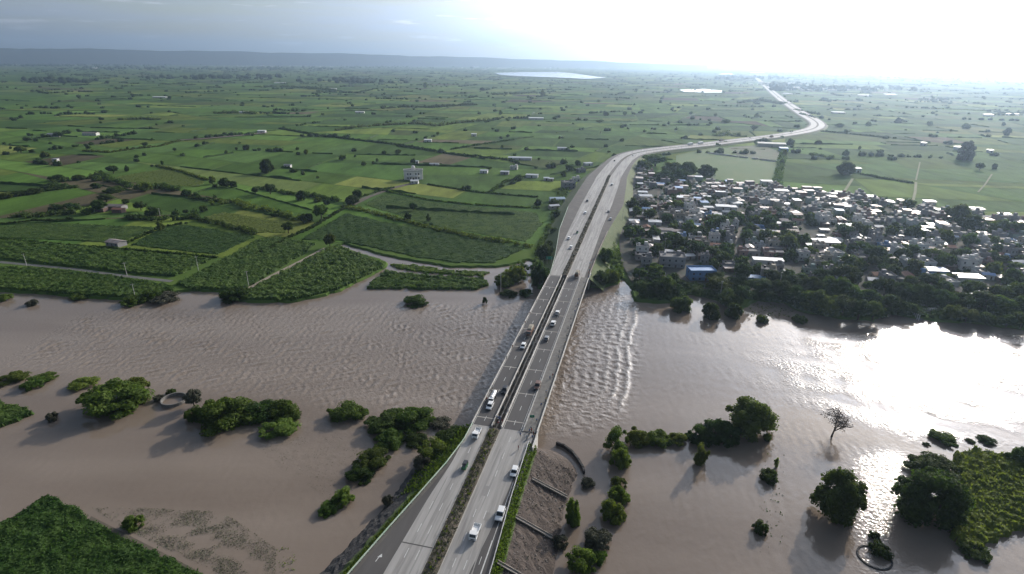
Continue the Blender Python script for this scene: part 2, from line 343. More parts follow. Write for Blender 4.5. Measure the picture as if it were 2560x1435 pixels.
# ------------------------------------------------------------------ far bank: the plain, one sheet to the horizon
SHORE = [(-150, 716), (0, 724), (90, 728), (200, 738), (300, 745), (350, 742), (440, 727), (480, 722), (560, 724), (575, 745), (640, 750),
         (730, 750), (800, 737), (850, 722), (905, 695), (958, 668), (965, 652), (900, 633), (835, 612), (860, 606), (960, 634), (1040, 650), (1130, 664), (1240, 664), (1290, 655),
         (1325, 645), (1345, 655), (1335, 690), (1350, 715), (1378, 722), (1420, 715), (1475, 712), (1500, 716), (1540, 706), (1556, 690), (1580, 712),
         (1590, 748), (1650, 752), (1690, 752), (1720, 730), (1760, 738), (1800, 748), (1850, 768), (1890, 745), (1960, 752), (2000, 772), (2100, 790), (2180, 797),
         (2215, 778), (2260, 785), (2300, 790), (2360, 800), (2420, 800), (2480, 808), (2560, 818), (2660, 830)]
sp = GP(SHORE, LAND_Z)
fine = []
for a, b2 in zip(sp[:-1], sp[1:]):
    n = max(1, int((b2 - a).length / 3.0))
    for i in range(n):
        p = a.lerp(b2, i / n); fine.append(Vector((p.x + rnd.uniform(-.8, .8), p.y + rnd.uniform(-1.0, 1.0), LAND_Z)))
fine.append(sp[-1])
BIG = 60000.0
land = [Vector((-BIG, fine[0].y + 200, LAND_Z)), Vector((-900, fine[0].y + 20, LAND_Z))] + fine + [Vector((900, -160, LAND_Z)), Vector((BIG, -9000, LAND_Z)), Vector((BIG, BIG * 1.3, LAND_Z)), Vector((-BIG, BIG * 1.3, LAND_Z))]
tri = tessellate_polygon([land])
mb = MB().add(land, [tuple(t_) for t_ in tri])
sh = land[:-2]; low = []
for i, p in enumerate(sh):
    a = sh[max(0, i - 1)]; c = sh[min(len(sh) - 1, i + 1)]; d = (c - a).normalized(); low.append(Vector((p.x + d.y * 2.5, p.y - d.x * 2.5, -1.5)))
mb.strip(sh, low, 0)
gm = mat('plain', (0.060, 0.105, 0.024), (0.095, 0.14, 0.034), scale=0.02, rough=1.0, spec=0.03, detail=12, c3=(0.075, 0.122, 0.028))
ground = mb.build('ground', gm); ground['kind'] = 'structure'
bm = bmesh.new(); bm.from_mesh(ground.data); bmesh.ops.recalc_face_normals(bm, faces=bm.faces); bm.to_mesh(ground.data); bm.free()

# field parcels: the plain is split along traced hedges, then at random
HEDGES = [  # pixel polyline, height m, width m, kind of label
    ([(862, 517), (930, 532), (1010, 552), (1100, 577), (1220, 600), (1335, 618)], 2.5, 8, 'long dark hedge along the ditch of the field left of the bridge head'),
    ([(640, 640), (730, 592), (780, 570), (860, 522)], 2.0, 3, 'thin hedge running up from the flooded field to the thick trees'),
    ([(955, 476), (1065, 500), (1180, 513), (1350, 522)], 1.6, 3, 'thin hedge across the field below the cream farmhouse'),
    ([(1070, 462), (1200, 482), (1345, 494)], 1.5, 2.5, 'low hedge from the cream farmhouse to the roadside sheds'),
    ([(880, 505), (900, 495), (960, 476), (985, 470)], 2.0, 3, 'short broken hedge between two fields below the cream farmhouse'),
    ([(1230, 478), (1265, 455), (1330, 440)], 2.4, 4, 'short hedge leading up to the roadside sheds'),
    ([(700, 322), (800, 340), (990, 362), (1130, 386), (1280, 402), (1300, 412)], 3.0, 6, 'long hedge along the lane past the far side of the cream farmhouse'),
    ([(1130, 374), (1200, 362), (1285, 350)], 2.5, 5, 'hedge forking off the lane towards the highway'),
    ([(530, 512), (590, 506), (620, 520), (680, 532), (740, 548), (765, 552)], 5.0, 9, 'tall dense hedge above the bright small field'),
    ([(478, 545), (530, 558), (590, 572), (640, 588)], 3.5, 6, 'bushy hedge along the near side of the bright small field'),
    ([(0, 496), (60, 488), (110, 478), (200, 468)], 5.0, 9, 'tall dark hedge at the left edge above the wide field'),
    ([(120, 470), (150, 455), (230, 446), (260, 436)], 5.0, 8, 'bushy hedge rising from the left edge hedge'),
    ([(245, 440), (300, 462), (345, 472), (400, 470), (450, 478)], 5.5, 10, 'thick hedge with a big tree, lower left fields'),
    ([(400, 418), (460, 432), (520, 452)], 2.5, 4, 'straight dark hedge sloping down to the round dark trees'),
    ([(640, 470), (720, 486), (790, 492), (850, 505)], 3.5, 7, 'uneven hedge between the round dark trees and the ditch'),
    ([(40, 545), (130, 538), (200, 532), (250, 535)], 5.5, 12, 'broad dark thicket left of the farmstead in the trees'),
    ([(320, 545), (400, 552), (470, 548), (500, 535)], 4.5, 8, 'dark thicket right of the farmstead in the trees'),
    ([(480, 496), (540, 505), (600, 508)], 3.0, 5, 'hedge above the yellow green strip field'),
    ([(210, 378), (275, 382), (330, 374), (400, 366), (450, 352)], 2.6, 6, 'dark hedge beside the brown canal track'),
    ([(840, 327), (900, 318), (990, 312), (1050, 310), (1090, 316), (1150, 308), (1240, 300)], 6.0, 12, 'long line of bushy trees across the middle of the plain'),
    ([(955, 272), (1010, 268), (1080, 270), (1130, 266), (1200, 262)], 7.0, 14, 'far tree line in the centre of the plain'),
    ([(300, 300), (350, 298), (410, 300)], 6.0, 14, 'tree line below the bright yellow field on the left plain'),
    ([(540, 285), (590, 282), (640, 286)], 6.5, 16, 'dense grove behind the left plain fields'),
    ([(640, 218), (700, 217), (780, 222), (850, 228)], 8.0, 22, 'far grove on the left plain near the hills'),
    ([(0, 598), (120, 610), (250, 620), (400, 632), (545, 645)], 1.5, 2, 'low hedge along the second strip of flooded field'),
    ([(0, 562), (90, 552), (170, 552)], 1.2, 2, 'low hedge at the left edge above the strip fields'),
    ([(310, 612), (400, 570), (470, 558)], 1.6, 2.5, 'hedge rising right past the lone dark tree'),
    ([(2050, 329), (2110, 334), (2215, 345)], 2.5, 6, 'straight dark hedge right of the sharp highway bend'),
    ([(2150, 436), (2200, 446), (2290, 460)], 2.2, 5, 'hedge beside the track right of the big dark tree'),
    ([(1962, 372), (1955, 400), (1945, 440), (1940, 470)], 4.5, 9, 'hedge of trees along the edge of the village playing field'),
    ([(2025, 388), (2060, 392), (2085, 396)], 3.5, 7, 'short row of bushes alone in the field behind the village'),
    ([(1680, 386), (1640, 392), (1610, 398)], 3.5, 6, 'hedge beside the highway above the village trees'),
    ([(1230, 238), (1290, 236), (1340, 232)], 8, 20, 'far grove below the long pale lake'),
    ([(1790, 340), (1820, 336), (1850, 342)], 7, 22, 'dark grove beside the highway before the sharp bend'),
    ([(1850, 258), (1900, 252), (1960, 262)], 8, 26, 'hazy grove crossed by the far highway'),
    ([(2330, 272), (2400, 275), (2470, 278)], 3, 10, 'hazy far hedge on the right plain'),
]
def split(cell, p, n):
    d = [(v[0] - p[0]) * n[0] + (v[1] - p[1]) * n[1] for v in cell]; A, B_ = [], []
    for i in range(len(cell)):
        j = (i + 1) % len(cell); v, w = cell[i], cell[j]
        (A if d[i] >= 0 else B_).append(v)
        if (d[i] >= 0) != (d[j] >= 0):
            k = d[i] / (d[i] - d[j]); x = (v[0] + (w[0] - v[0]) * k, v[1] + (w[1] - v[1]) * k); A.append(x); B_.append(x)
    return A, B_
def area(c): return 0.5 * abs(sum(c[i][0] * c[(i + 1) % len(c)][1] - c[(i + 1) % len(c)][0] * c[i][1] for i in range(len(c))))
def cen(c): return (sum(v[0] for v in c) / len(c), sum(v[1] for v in c) / len(c))
def clipseg(a, b, c):
    t0, t1 = 0.0, 1.0; o = cen(c)
    for i in range(len(c)):
        p, q_ = c[i], c[(i + 1) % len(c)]; n = (q_[1] - p[1], p[0] - q_[0])
        if (o[0] - p[0]) * n[0] + (o[1] - p[1]) * n[1] < 0: n = (-n[0], -n[1])
        da = (a[0] - p[0]) * n[0] + (a[1] - p[1]) * n[1]; db = (b[0] - p[0]) * n[0] + (b[1] - p[1]) * n[1]
        if da < 0 and db < 0: return 0
        if da < 0: t0 = max(t0, da / (da - db))
        elif db < 0: t1 = min(t1, da / (da - db))
    return max(0, t1 - t0) * math.hypot(b[0] - a[0], b[1] - a[1])
cells = [[(-11000, 280), (11000, 100), (11000, 10500), (-11000, 10500)]]
for pl, h, w, lb in HEDGES:
    P = GP(pl, LAND_Z); a, b_ = P[0], P[-1]; d = (b_ - a).normalized(); n = (d.y, -d.x); out = []
    for c in cells:
        L = clipseg(a, b_, c)
        if L > 25:
            A, B_ = split(c, a, n)
            if len(A) > 2 and len(B_) > 2: out += [A, B_]; continue
        out.append(c)
    cells = out
def target(p):
    D = math.hypot(p[0], p[1]); base = 7000 if D < 1000 else 7000 + (D - 1000) * 5
    return min(base, 48000)
done = []; work = cells
while work:
    c = work.pop(); ar = area(c); p = cen(c)
    inside = abs(math.degrees(math.atan2(p[0], max(p[1], 1)))) < 52
    tg = target(p) * (1 if inside else 12) * rnd.uniform(0.6, 2.2)
    if ar < tg or ar < 1500: done.append(c); continue
    azb = R(98) if rnd.random() < .5 else R(13)
    # cut across the longer extent
    ex = max(abs((v[0] - p[0]) * math.sin(R(98)) + (v[1] - p[1]) * math.cos(R(98))) for v in c); ey = max(abs((v[0] - p[0]) * math.sin(R(13)) + (v[1] - p[1]) * math.cos(R(13))) for v in c)
    az = (R(13) if ex > ey * 1.25 else R(98)) + R(rnd.gauss(0, 7))
    k = rnd.uniform(-.25, .25); pc = (p[0] + k * ex, p[1] + k * ey); A, B_ = split(c, pc, (math.cos(az), -math.sin(az)))
    if len(A) < 3 or len(B_) < 3: done.append(c); continue
    work += [A, B_]
lp = [(v.x, v.y) for v in land]
pv, pf, pc_ = [], [], []; PARCELS = []
pal = [(0.072, 0.135, 0.024), (0.088, 0.155, 0.030), (0.060, 0.115, 0.024), (0.115, 0.175, 0.032), (0.098, 0.132, 0.036), (0.14, 0.19, 0.036), (0.080, 0.142, 0.034), (0.056, 0.105, 0.025), (0.18, 0.21, 0.05), (0.11, 0.095, 0.055)]
wgt = [5, 5, 5, 4, 3, 3, 4, 5, 1.6, 1.0]
for c in done:
    p = cen(c); D = math.hypot(*p)
    if D > 200000: continue
    ins = inpoly(np.array([v[0] for v in c]), np.array([v[1] for v in c]), lp)
    if not ins.all(): continue
    g = 1.0 + D * 0.0012; q2 = []
    for v in c:
        d = math.hypot(v[0] - p[0], v[1] - p[1]); k = max(0.3, 1 - g * 1.3 / d); q2.append((p[0] + (v[0] - p[0]) * k, p[1] + (v[1] - p[1]) * k))
    z = LAND_Z + 0.12 + D * 0.00015
    o = len(pv); pv += [(v[0], v[1], z) for v in q2]; pf.append(tuple(range(o, o + len(q2))))
    cc = rnd.choices(pal, wgt)[0]; k = rnd.uniform(.62, 1.18) * .98; pc_ += [(cc[0] * k, cc[1] * k, cc[2] * k, 1)] * len(q2); PARCELS.append((q2, p, D))
fm, t, bs = new_mat('field_soil_and_crops')
bs.inputs['Roughness'].default_value = 0.95; bs.inputs['Specular IOR Level'].default_value = 0.03
va = t.nodes.new('ShaderNodeVertexColor'); va.layer_name = 'crop'
geo = t.nodes.new('ShaderNodeNewGeometry'); hs = t.nodes.new('ShaderNodeHueSaturation')
n1 = t.nodes.new('ShaderNodeTexNoise'); n1.inputs['Scale'].default_value = 0.035; n1.inputs['Detail'].default_value = 12; n1.inputs['Roughness'].default_value = .7
mp3 = t.nodes.new('ShaderNodeMapping'); mp3.inputs['Scale'].default_value = (1, 0.35, 1); mp3.inputs['Rotation'].default_value = (0, 0, R(-80))
t.links.new(geo.outputs['Position'], mp3.inputs[0]); t.links.new(mp3.outputs[0], n1.inputs[0])
mr = t.nodes.new('ShaderNodeMapRange'); mr.inputs[1].default_value = .3; mr.inputs[2].default_value = .7; mr.inputs[3].default_value = .6; mr.inputs[4].default_value = 1.4
t.links.new(n1.outputs[0], mr.inputs[0]); t.links.new(mr.outputs[0], hs.inputs['Value']); t.links.new(va.outputs[0], hs.inputs['Color']); t.links.new(hs.outputs[0], bs.inputs['Base Color'])
bp = t.nodes.new('ShaderNodeBump'); bp.inputs['Distance'].default_value = 0.5; bp.inputs['Strength'].default_value = .8
n2 = t.nodes.new('ShaderNodeTexNoise'); n2.inputs['Scale'].default_value = 0.5; n2.inputs['Detail'].default_value = 6
t.links.new(geo.outputs['Position'], n2.inputs[0]); t.links.new(n2.outputs[0], bp.inputs['Height']); t.links.new(bp.outputs[0], bs.inputs['Normal'])
me = bpy.data.meshes.new('fields'); me.from_pydata(pv, [], pf); me.materials.append(fm)
ca = me.color_attributes.new('crop', 'FLOAT_COLOR', 'POINT'); ca.data.foreach_set('color', np.array(pc_, dtype=np.float32).ravel()); me.update()
fo = bpy.data.objects.new('fields', me); col.objects.link(fo); fo['kind'] = 'structure'
print('parcels', len(pf))

# distant plateau, pale under the haze
def at_dist(px, py, D):
    d = _R2 * (px - W0 / 2) + _U2 * (H0 / 2 - py) + _F * FPX; t_ = D / math.hypot(d[0], d[1]); return Vector((d[0] * t_, d[1] * t_, CAM_H + d[2] * t_))
prof = [(-500, 116), (-200, 117), (0, 120), (200, 122), (400, 126), (600, 129), (800, 133), (1000, 138), (1200, 144), (1400, 150), (1550, 156), (1800, 166)]
mb = MB(); rows = [[], [], []]
for (xa, ya), (xb, yb) in zip(prof[:-1], prof[1:]):
    for i in range(8):
        k = i / 8; px = xa + (xb - xa) * k; py = ya + (yb - ya) * k + 0.9 * math.sin(px * .02) + 0.5 * math.sin(px * .05) + 0.4 * math.sin(px * .13 + 1) + rnd.uniform(-.3, .3)
        rows[1].append(at_dist(px, py, 13500)); p = at_dist(px, py, 12700); rows[0].append(Vector((p.x, p.y, 0))); p = at_dist(px, py, 22000); rows[2].append(Vector((p.x, p.y, rows[1][-1].z * .9)))
mb.strip(rows[1], rows[0]); mb.strip(rows[2], rows[1])
hills = mb.build('hills', mat('hill_scrub', (0.018, 0.032, 0.026), (0.035, 0.048, 0.03), scale=0.004, detail=8, rough=1)); hills['kind'] = 'structure'
# standing water far out on the plain
def sheet(name, px, z, m, kind='structure', n=1):
    P = GP(px, z); tri = tessellate_polygon([P]); o = MB().add(P, [tuple(x) for x in tri]).build(name, m)
    b2 = bmesh.new(); b2.from_mesh(o.data); bmesh.ops.recalc_face_normals(b2, faces=b2.faces)
    if b2.faces and sum(f.normal.z for f in b2.faces) < 0: bmesh.ops.reverse_faces(b2, faces=b2.faces)
    b2.to_mesh(o.data); b2.free(); o['kind'] = kind; return o
pm = mat('still_water', (0.2, 0.17, 0.14), rough=0.1, spec=0.5, scale=.02)
sheet('lake', [(1235, 182), (1300, 180), (1400, 180), (1440, 184), (1480, 190), (1515, 194), (1470, 197), (1380, 193), (1290, 190), (1250, 187)], 9.0, pm)
sheet('pond', [(1698, 224), (1760, 222), (1808, 227), (1805, 231), (1760, 231), (1710, 229)], 3.0, pm)
sheet('distant_pond', [(1800, 184), (1830, 183), (1832, 186), (1802, 187)], 4.0, pm)

# low hedges and bunds along many of the parcel edges, too many to count
r_ = random.Random(61); mb = MB()
for c, p, D in PARCELS:
    if D > 4200 or abs(math.degrees(math.atan2(p[0], p[1]))) > 46: continue
    for i in range(len(c)):
        if r_.random() > (.2 if D < 1500 else .15): continue
        a, b_ = c[i], c[(i + 1) % len(c)]; L = math.hypot(b_[0] - a[0], b_[1] - a[1])
        if L < 30: continue
        q1 = proj((a[0], a[1], 1)); q2 = proj((b_[0], b_[1], 1))
        if max(q1[1], q2[1]) > 600 or (max(q1[0], q2[0]) > 1560 and max(q1[1], q2[1]) > 410): continue
        t0, t1 = r_.uniform(0, .3), r_.uniform(.6, 1); n = max(3, int(L * (t1 - t0) / (4 + D * .003))); dx, dy = (b_[0] - a[0]) / L, (b_[1] - a[1]) / L
        A_, T_, B_ = [], [], []; w0 = r_.uniform(.8, 1.8) * (1 + D * .0003); h0 = r_.uniform(.8, 2.2)
        for k in range(n + 1):
            t_ = t0 + (t1 - t0) * k / n; x, y = a[0] + (b_[0] - a[0]) * t_, a[1] + (b_[1] - a[1]) * t_; w = w0 * r_.uniform(.4, 1.3); h = h0 * r_.uniform(.3, 1.3)
            A_.append((x - dy * w, y + dx * w, LAND_Z)); T_.append((x + r_.uniform(-.4, .4), y + r_.uniform(-.4, .4), LAND_Z + .3 + D * .00015 + h)); B_.append((x + dy * w, y - dx * w, LAND_Z))
        mb.strip(A_, T_).strip(T_, B_)
o = mb.build('field_hedgerows', M['leaf_dark']); o['kind'] = 'stuff'
# ------------------------------------------------------------------ highway path
AZ = R(13.25); DV = Vector((math.sin(AZ), math.cos(AZ), 0)); NV = Vector((DV.y, -DV.x, 0)); C0 = -44.3
def S(s, u, z=8.0): v = DV * s + NV * (C0 + u); return Vector((v.x, v.y, z))
curve = [(151, 800), (184, 862), (238, 912), (304, 960), (392, 1028), (484, 1098), (575, 1182), (642, 1270), (698, 1390), (780, 1640), (990, 2250), (1280, 3060), (1840, 4610), (2700, 7050)]
ctl = [S(s, 0) for s in range(-40, 700, 60)] + [Vector((x, y, 0)) for x, y in curve]
cum = [0.0]
PATH = []
for i in range(len(ctl) - 1):
    p0 = ctl[max(0, i - 1)]; p1 = ctl[i]; p2 = ctl[i + 1]; p3 = ctl[min(len(ctl) - 1, i + 2)]
    n = max(2, int((p2 - p1).length / (8 if i < 24 else 30)))
    for k in range(n):
        t_ = k / n; PATH.append(0.5 * ((2 * p1) + (p2 - p0) * t_ + (2 * p0 - 5 * p1 + 4 * p2 - p3) * t_ ** 2 + (3 * p1 - p0 - 3 * p2 + p3) * t_ ** 3))
PATH.append(ctl[-1])
SV = [-40.0]
for a, b_ in zip(PATH[:-1], PATH[1:]): SV.append(SV[-1] + ((b_ - a).xy).length)
NR = []
for i in range(len(PATH)):
    d = (PATH[min(i + 1, len(PATH) - 1)] - PATH[max(i - 1, 0)]); d.z = 0; d.normalize(); NR.append(Vector((d.y, -d.x, 0)))
def lerp(tab, s):
    if s <= tab[0][0]: return tab[0][1]
    for (a, va_), (b_, vb) in zip(tab[:-1], tab[1:]):
        if s <= b_: return va_ + (vb - va_) * (s - a) / (b_ - a)
    return tab[-1][1]
ZT = [(0, 8), (600, 8), (820, 5.5), (1050, 4.0), (9000, 4.0)]
T_LB = [(-40, -44), (98, -19.6), (112, -16.9), (127, -13.8), (143, -10.6), (156, -8.9), (323, -8.9), (362, -12), (427, -19.5), (510, -24.2), (640, -24), (760, -19), (1000, -17), (9000, -17)]
T_L1 = [(-40, -12.5), (100, -11.4), (128, -10.3), (144, -8.9), (323, -8.7), (362, -11), (513, -13.6), (760, -13.4), (9000, -13)]
T_R2 = [(-40, 7), (105, 9.4), (119, 10.8), (133, 11.6), (149, 12.2), (160, 13.8), (323, 12), (438, 12), (523, 13.5), (760, 13.5), (9000, 13)]
T_RB = [(-40, 16.5), (107, 14.6), (134, 13.4), (160, 13.0), (171, 14.6), (323, 14.6), (380, 15.5), (438, 17.6), (523, 23.5), (623, 21), (760, 18), (1000, 17), (9000, 17)]
def rng(s0, s1): return [i for i in range(len(PATH)) if s0 <= SV[i] <= s1]
def P_(s, u, dz=0.0):
    """a point of the highway: distance s along it, u to the right of its centre"""
    i = 0
    lo, hi = 0, len(SV) - 1
    while hi - lo > 1:
        m_ = (lo + hi) // 2
        if SV[m_] <= s: lo = m_
        else: hi = m_
    k = (s - SV[lo]) / (SV[hi] - SV[lo]); p = PATH[lo].lerp(PATH[hi], k); n = NR[lo].lerp(NR[hi], k)
    return Vector((p.x + n.x * u, p.y + n.y * u, lerp(ZT, s) + dz))
def ribbon(name, s0, s1, fa, fb, m, dz=0.0, step=6.0, kind='structure', parent=None):
    n = max(1, int((s1 - s0) / step)); ss = [s0 + (s1 - s0) * k / n for k in range(n + 1)]
    g = lambda f, s: f(s) if callable(f) else (lerp(f, s) if isinstance(f, list) else f)
    o = MB().strip([P_(s, g(fb, s), dz) for s in ss], [P_(s, g(fa, s), dz) for s in ss]).build(name, m, parent)
    if kind: o['kind'] = kind
    return o
BR0, BR1 = 166.0, 325.0
END = SV[-1] - 5
for s0, s1, st_ in ((-30, BR0, 4), (BR1, 1500, 8), (1500, END, 40)):
    ribbon('road_shoulder', s0, s1, T_LB, T_RB, M['asphalt_side'], -0.02, st_)
    ribbon('road', s0, s1, T_L1, -1.9 if s0 > 0 else -2.3, M['concrete_road'], 0.03, st_)
    ribbon('road', s0, s1, 1.9, T_R2, M['concrete_road'], 0.03, st_)
# the paved apron with darker asphalt beside the near carriageways
ribbon('asphalt_lane', -30, 150, lambda s: lerp(T_LB, s) + 1.3, lambda s: lerp(T_L1, s) - 0.02, M['asphalt'], 0.015)
ribbon('asphalt_lane', -30, 148, lambda s: lerp(T_R2, s) + .02, lambda s: lerp(T_RB, s) - 1.0, M['asphalt'], 0.015)
# central reserve: low kerbs, earth, weeds
def med_w(s): return 1.9
for s0, s1 in ((-30, BR0 - 1), (BR1 + 1, 672)):
    n = int((s1 - s0) / 1.2); A_, B_, K1, K2 = [], [], [], []
    mid1, mid2 = [], []
    for k in range(n + 1):
        s = s0 + (s1 - s0) * k / n
        A_.append(P_(s, -1.75 - (0.4 if s0 < 0 else 0), 0.16)); mid1.append(P_(s, -.6, 0.3 + rnd.uniform(0, .3))); mid2.append(P_(s, .6, 0.3 + rnd.uniform(0, .3))); B_.append(P_(s, 1.75, 0.16))
    o = MB().strip(mid1, A_).strip(mid2, mid1).strip(B_, mid2).build('median_strip', M['soil']); o['kind'] = 'structure'
for s0, s1, st_ in ((790, 1500, 10), (1500, END, 50)): ribbon('median_strip', s0, s1, -1.85, 1.85, M['soil'], 0.06, st_)
def kerb(s0, s1, u, w=0.2, h=0.2, name='kerb', m=None, parent=None, dz=0.0, step=4.0, kind='structure'):
    n = max(1, int((s1 - s0) / step)); f = u if callable(u) else (lambda s: u)
    rows = [[], [], [], []]
    for k in range(n + 1):
        s = s0 + (s1 - s0) * k / n; c = f(s)
        for r_, (uu, zz) in zip(rows, ((c - w / 2, dz), (c - w / 2, dz + h), (c + w / 2, dz + h), (c + w / 2, dz))): r_.append(P_(s, uu, zz))
    mb = MB().strip(rows[1], rows[0]).strip(rows[2], rows[1]).strip(rows[3], rows[2])
    o0 = len(mb.v); mb.add([rows[k][0] for k in range(4)] + [rows[k][-1] for k in range(4)], [(0, 1, 2, 3), (7, 6, 5, 4)])
    o = mb.build(name, m or M['conc'], parent)
    if kind: o['kind'] = kind
    return o
for u in (-1.85, 1.85):
    kerb(-30, BR0 - 1, u - (0.4 if u < 0 else 0)); kerb(BR1 + 1, 672, u)
# painted markings
mk = MB()
def dash(s0, s1, u, w=0.16, dz=0.045):
    n = max(1, int((s1 - s0) / 6)); 
    mk.strip([P_(s0 + (s1 - s0) * k / n, u + w / 2, dz) for k in range(n + 1)], [P_(s0 + (s1 - s0) * k / n, u - w / 2, dz) for k in range(n + 1)])
for s in np.arange(60, 130, 9.0): dash(s, s + 3.2, -5.4); dash(s, s + 3.2, -8.4); dash(s, s + 3.2, 4.7); dash(s, s + 3.2, 7.7)
for s in np.arange(132, 163, 9.0): dash(s, s + 3.0, -5.3); dash(s, s + 3.0, 6.3)
for s in np.arange(332, 660, 9.0): dash(s, s + 3.0, -6.2); dash(s, s + 3.0, 6.2); dash(s, s + 3.0, -10); dash(s, s + 3.0, 10)
for s in np.arange(56, 122, 40.0): dash(s, s + 20, 12.2, 0.18, 0.03)
dash(40, 140, 12.35, 0.16, 0.028)
for s in np.arange(70, 112, 7.5): dash(s, s + 2.6, 11.0, 0.15, 0.028)
def arrow(s, u, L=4.5):
    mk.add([P_(s, u - .1, .03), P_(s, u + .1, .03), P_(s + L * .6, u + .35, .03), P_(s + L * .6, u + .15, .03)], [(0, 1, 2, 3)])
    mk.add([P_(s + L * .5, u - .2, .03), P_(s + L * .62, u + 1.0, .03), P_(s + L, u + .55, .03)], [(0, 1, 2)])
arrow(102, -15.0, 2.8)
o = mk.build('road_markings', M['paint']); o['kind'] = 'structure'
# rubber-darkened wheel tracks and old repair patches on the concrete
wear = mat('tyre_wear', (0.20, 0.19, 0.18), (0.27, 0.26, 0.245), scale=0.5, rough=0.75, detail=8, stretch=(1, 0.05, 1, R(13.2)))
mb = MB(); r_ = random.Random(12)
for s0, s1, cs_ in ((-20, 160, (-4.2, -7.2, 3.6, 6.8, 9.2)), (330, 640, (-4, -8, 4, 8))):
    for c_ in cs_:
        for o_ in (-.85, .85):
            s = s0 + r_.uniform(0, 12)
            while s < s1 - 30:
                L_ = r_.uniform(12, 45); n = 8; w = [r_.uniform(.10, .30) for _ in range(n + 1)]; w[0] = w[-1] = .02; j_ = [r_.uniform(-.12, .12) for _ in range(n + 1)]
                if s + L_ > s1: break
                mb.strip([P_(s + L_ * k / n, c_ + o_ + j_[k] + w[k], .036) for k in range(n + 1)], [P_(s + L_ * k / n, c_ + o_ + j_[k] - w[k], .036) for k in range(n + 1)]); s += L_ + r_.uniform(2, 14)
for _ in range(26):
    s, u, w, l = r_.choice([r_.uniform(60, 150), r_.uniform(335, 600)]), r_.choice([r_.uniform(-8, -3), r_.uniform(3, 8.5)]), r_.uniform(.5, 1.6), r_.uniform(1, 5)
    mb.add([P_(s, u, .034), P_(s, u + w, .034), P_(s + l, u + w, .034), P_(s + l, u, .034)], [(0, 1, 2, 3)])
o = mb.build('tyre_marks', wear); o['kind'] = 'structure'
# expansion seam across the left carriageway near the photo's foot
MB().add([P_(109.5, -11.0, .042), P_(109.9, -11.0, .042), P_(109.9, -2.5, .042), P_(109.5, -2.5, .042)], [(0, 3, 2, 1)]).build('road_seam', M['asphalt'])['kind'] = 'structure'

# embankments carrying the highway
def slope(name, s0, s1, tu, side, m, run=1.7, z1=None, step=5.0, low=None):
    n = int((s1 - s0) / step); A_, B_, C_ = [], [], []
    for k in range(n + 1):
        s = s0 + (s1 - s0) * k / n; u = lerp(tu, s); p = P_(s, u, -0.02); z = (LAND_Z - 0.3 if z1 is None else z1); h = p.z - z
        w = low(s) if low else h * run
        A_.append(p); C_.append(Vector(P_(s, u + side * w).xy.to_3d()) + Vector((0, 0, z)))
    R_ = 5; rows = [A_]
    for j in range(1, R_ + 1):
        rows.append([a.lerp(c, j / R_) + (Vector((0, 0, rnd.uniform(-.25, .25))) if j < R_ else Vector((0, 0, 0))) for a, c in zip(A_, C_)])
    mb = MB()
    for a, b_ in zip(rows[:-1], rows[1:]): mb.strip(b_, a) if side > 0 else mb.strip(a, b_)
    o = mb.build(name, m, smooth=True); o['kind'] = 'structure'; return o
slope('embankment', BR1, 1500, T_LB, -1, M['grass'], 1.6); slope('embankment', BR1, 1500, T_RB, 1, M['grass'], 1.3)
slope('embankment', 1500, END, T_LB, -1, M['grass'], 1.6, step=60); slope('embankment', 1500, END, T_RB, 1, M['grass'], 1.6, step=60)
# near embankment, waterlines read off the photo
def u_of(px, py, z): g = G(px, py, z); v = Vector((g.x, g.y, 0)); return (v.dot(DV), v.dot(NV) - C0)
WL = sorted(u_of(x, y, 0) for x, y in [(1140, 1068), (1095, 1082), (1050, 1130), (1025, 1180), (990, 1240), (930, 1305), (870, 1370), (815, 1425), (760, 1490)])
WR = sorted(u_of(x, y, 0) for x, y in [(1385, 1102), (1430, 1125), (1462, 1172), (1440, 1205), (1420, 1250), (1405, 1300), (1400, 1350), (1390, 1400), (1383, 1435), (1375, 1500)])
WL = [(-40, WL[0][1] - 25)] + WL; WR = [(-40, WR[0][1] + 5)] + WR
def bank(name, tu, tw, side, s0, s1, mats_, grassw):
    n = int((s1 - s0) / 1.6); rows = [[] for _ in range(15)]
    for k in range(n + 1):
        s = s0 + (s1 - s0) * k / n; a = P_(s, lerp(tu, s), -0.02); w = lerp(tw, s); c = P_(s, w); c.z = 0; c = c + (c - Vector((a.x, a.y, 0))).normalized() * 4; c.z = -2.2
        for j in range(15):
            t_ = j / 14; p = a.lerp(c, t_); r_ = 0.22 if 0 < j < 14 else 0
            rows[j].append(p + Vector((rnd.uniform(-r_, r_), rnd.uniform(-r_, r_), rnd.uniform(-r_, r_))))
    mb = MB()
    for j in range(14): (mb.strip(rows[j + 1], rows[j], 0 if j >= grassw else 1) if side > 0 else mb.strip(rows[j], rows[j + 1], 0 if j >= grassw else 1))
    # closing cone at the bridge end
    o = mb.build(name, mats_, smooth=False); o['kind'] = 'structure'; return rows
mrk = mat('dark_rock', (0.075, 0.07, 0.068), (0.03, 0.03, 0.03), scale=0.8, rough=0.95, detail=12, bump=0.6)
rowsR = bank('embankment', T_RB, WR, 1, -30, 158, [M['rubble'], M['grass']], 2)
rowsL = bank('embankment', T_LB, WL, -1, -30, 158, [mrk, M['grass']], 4)
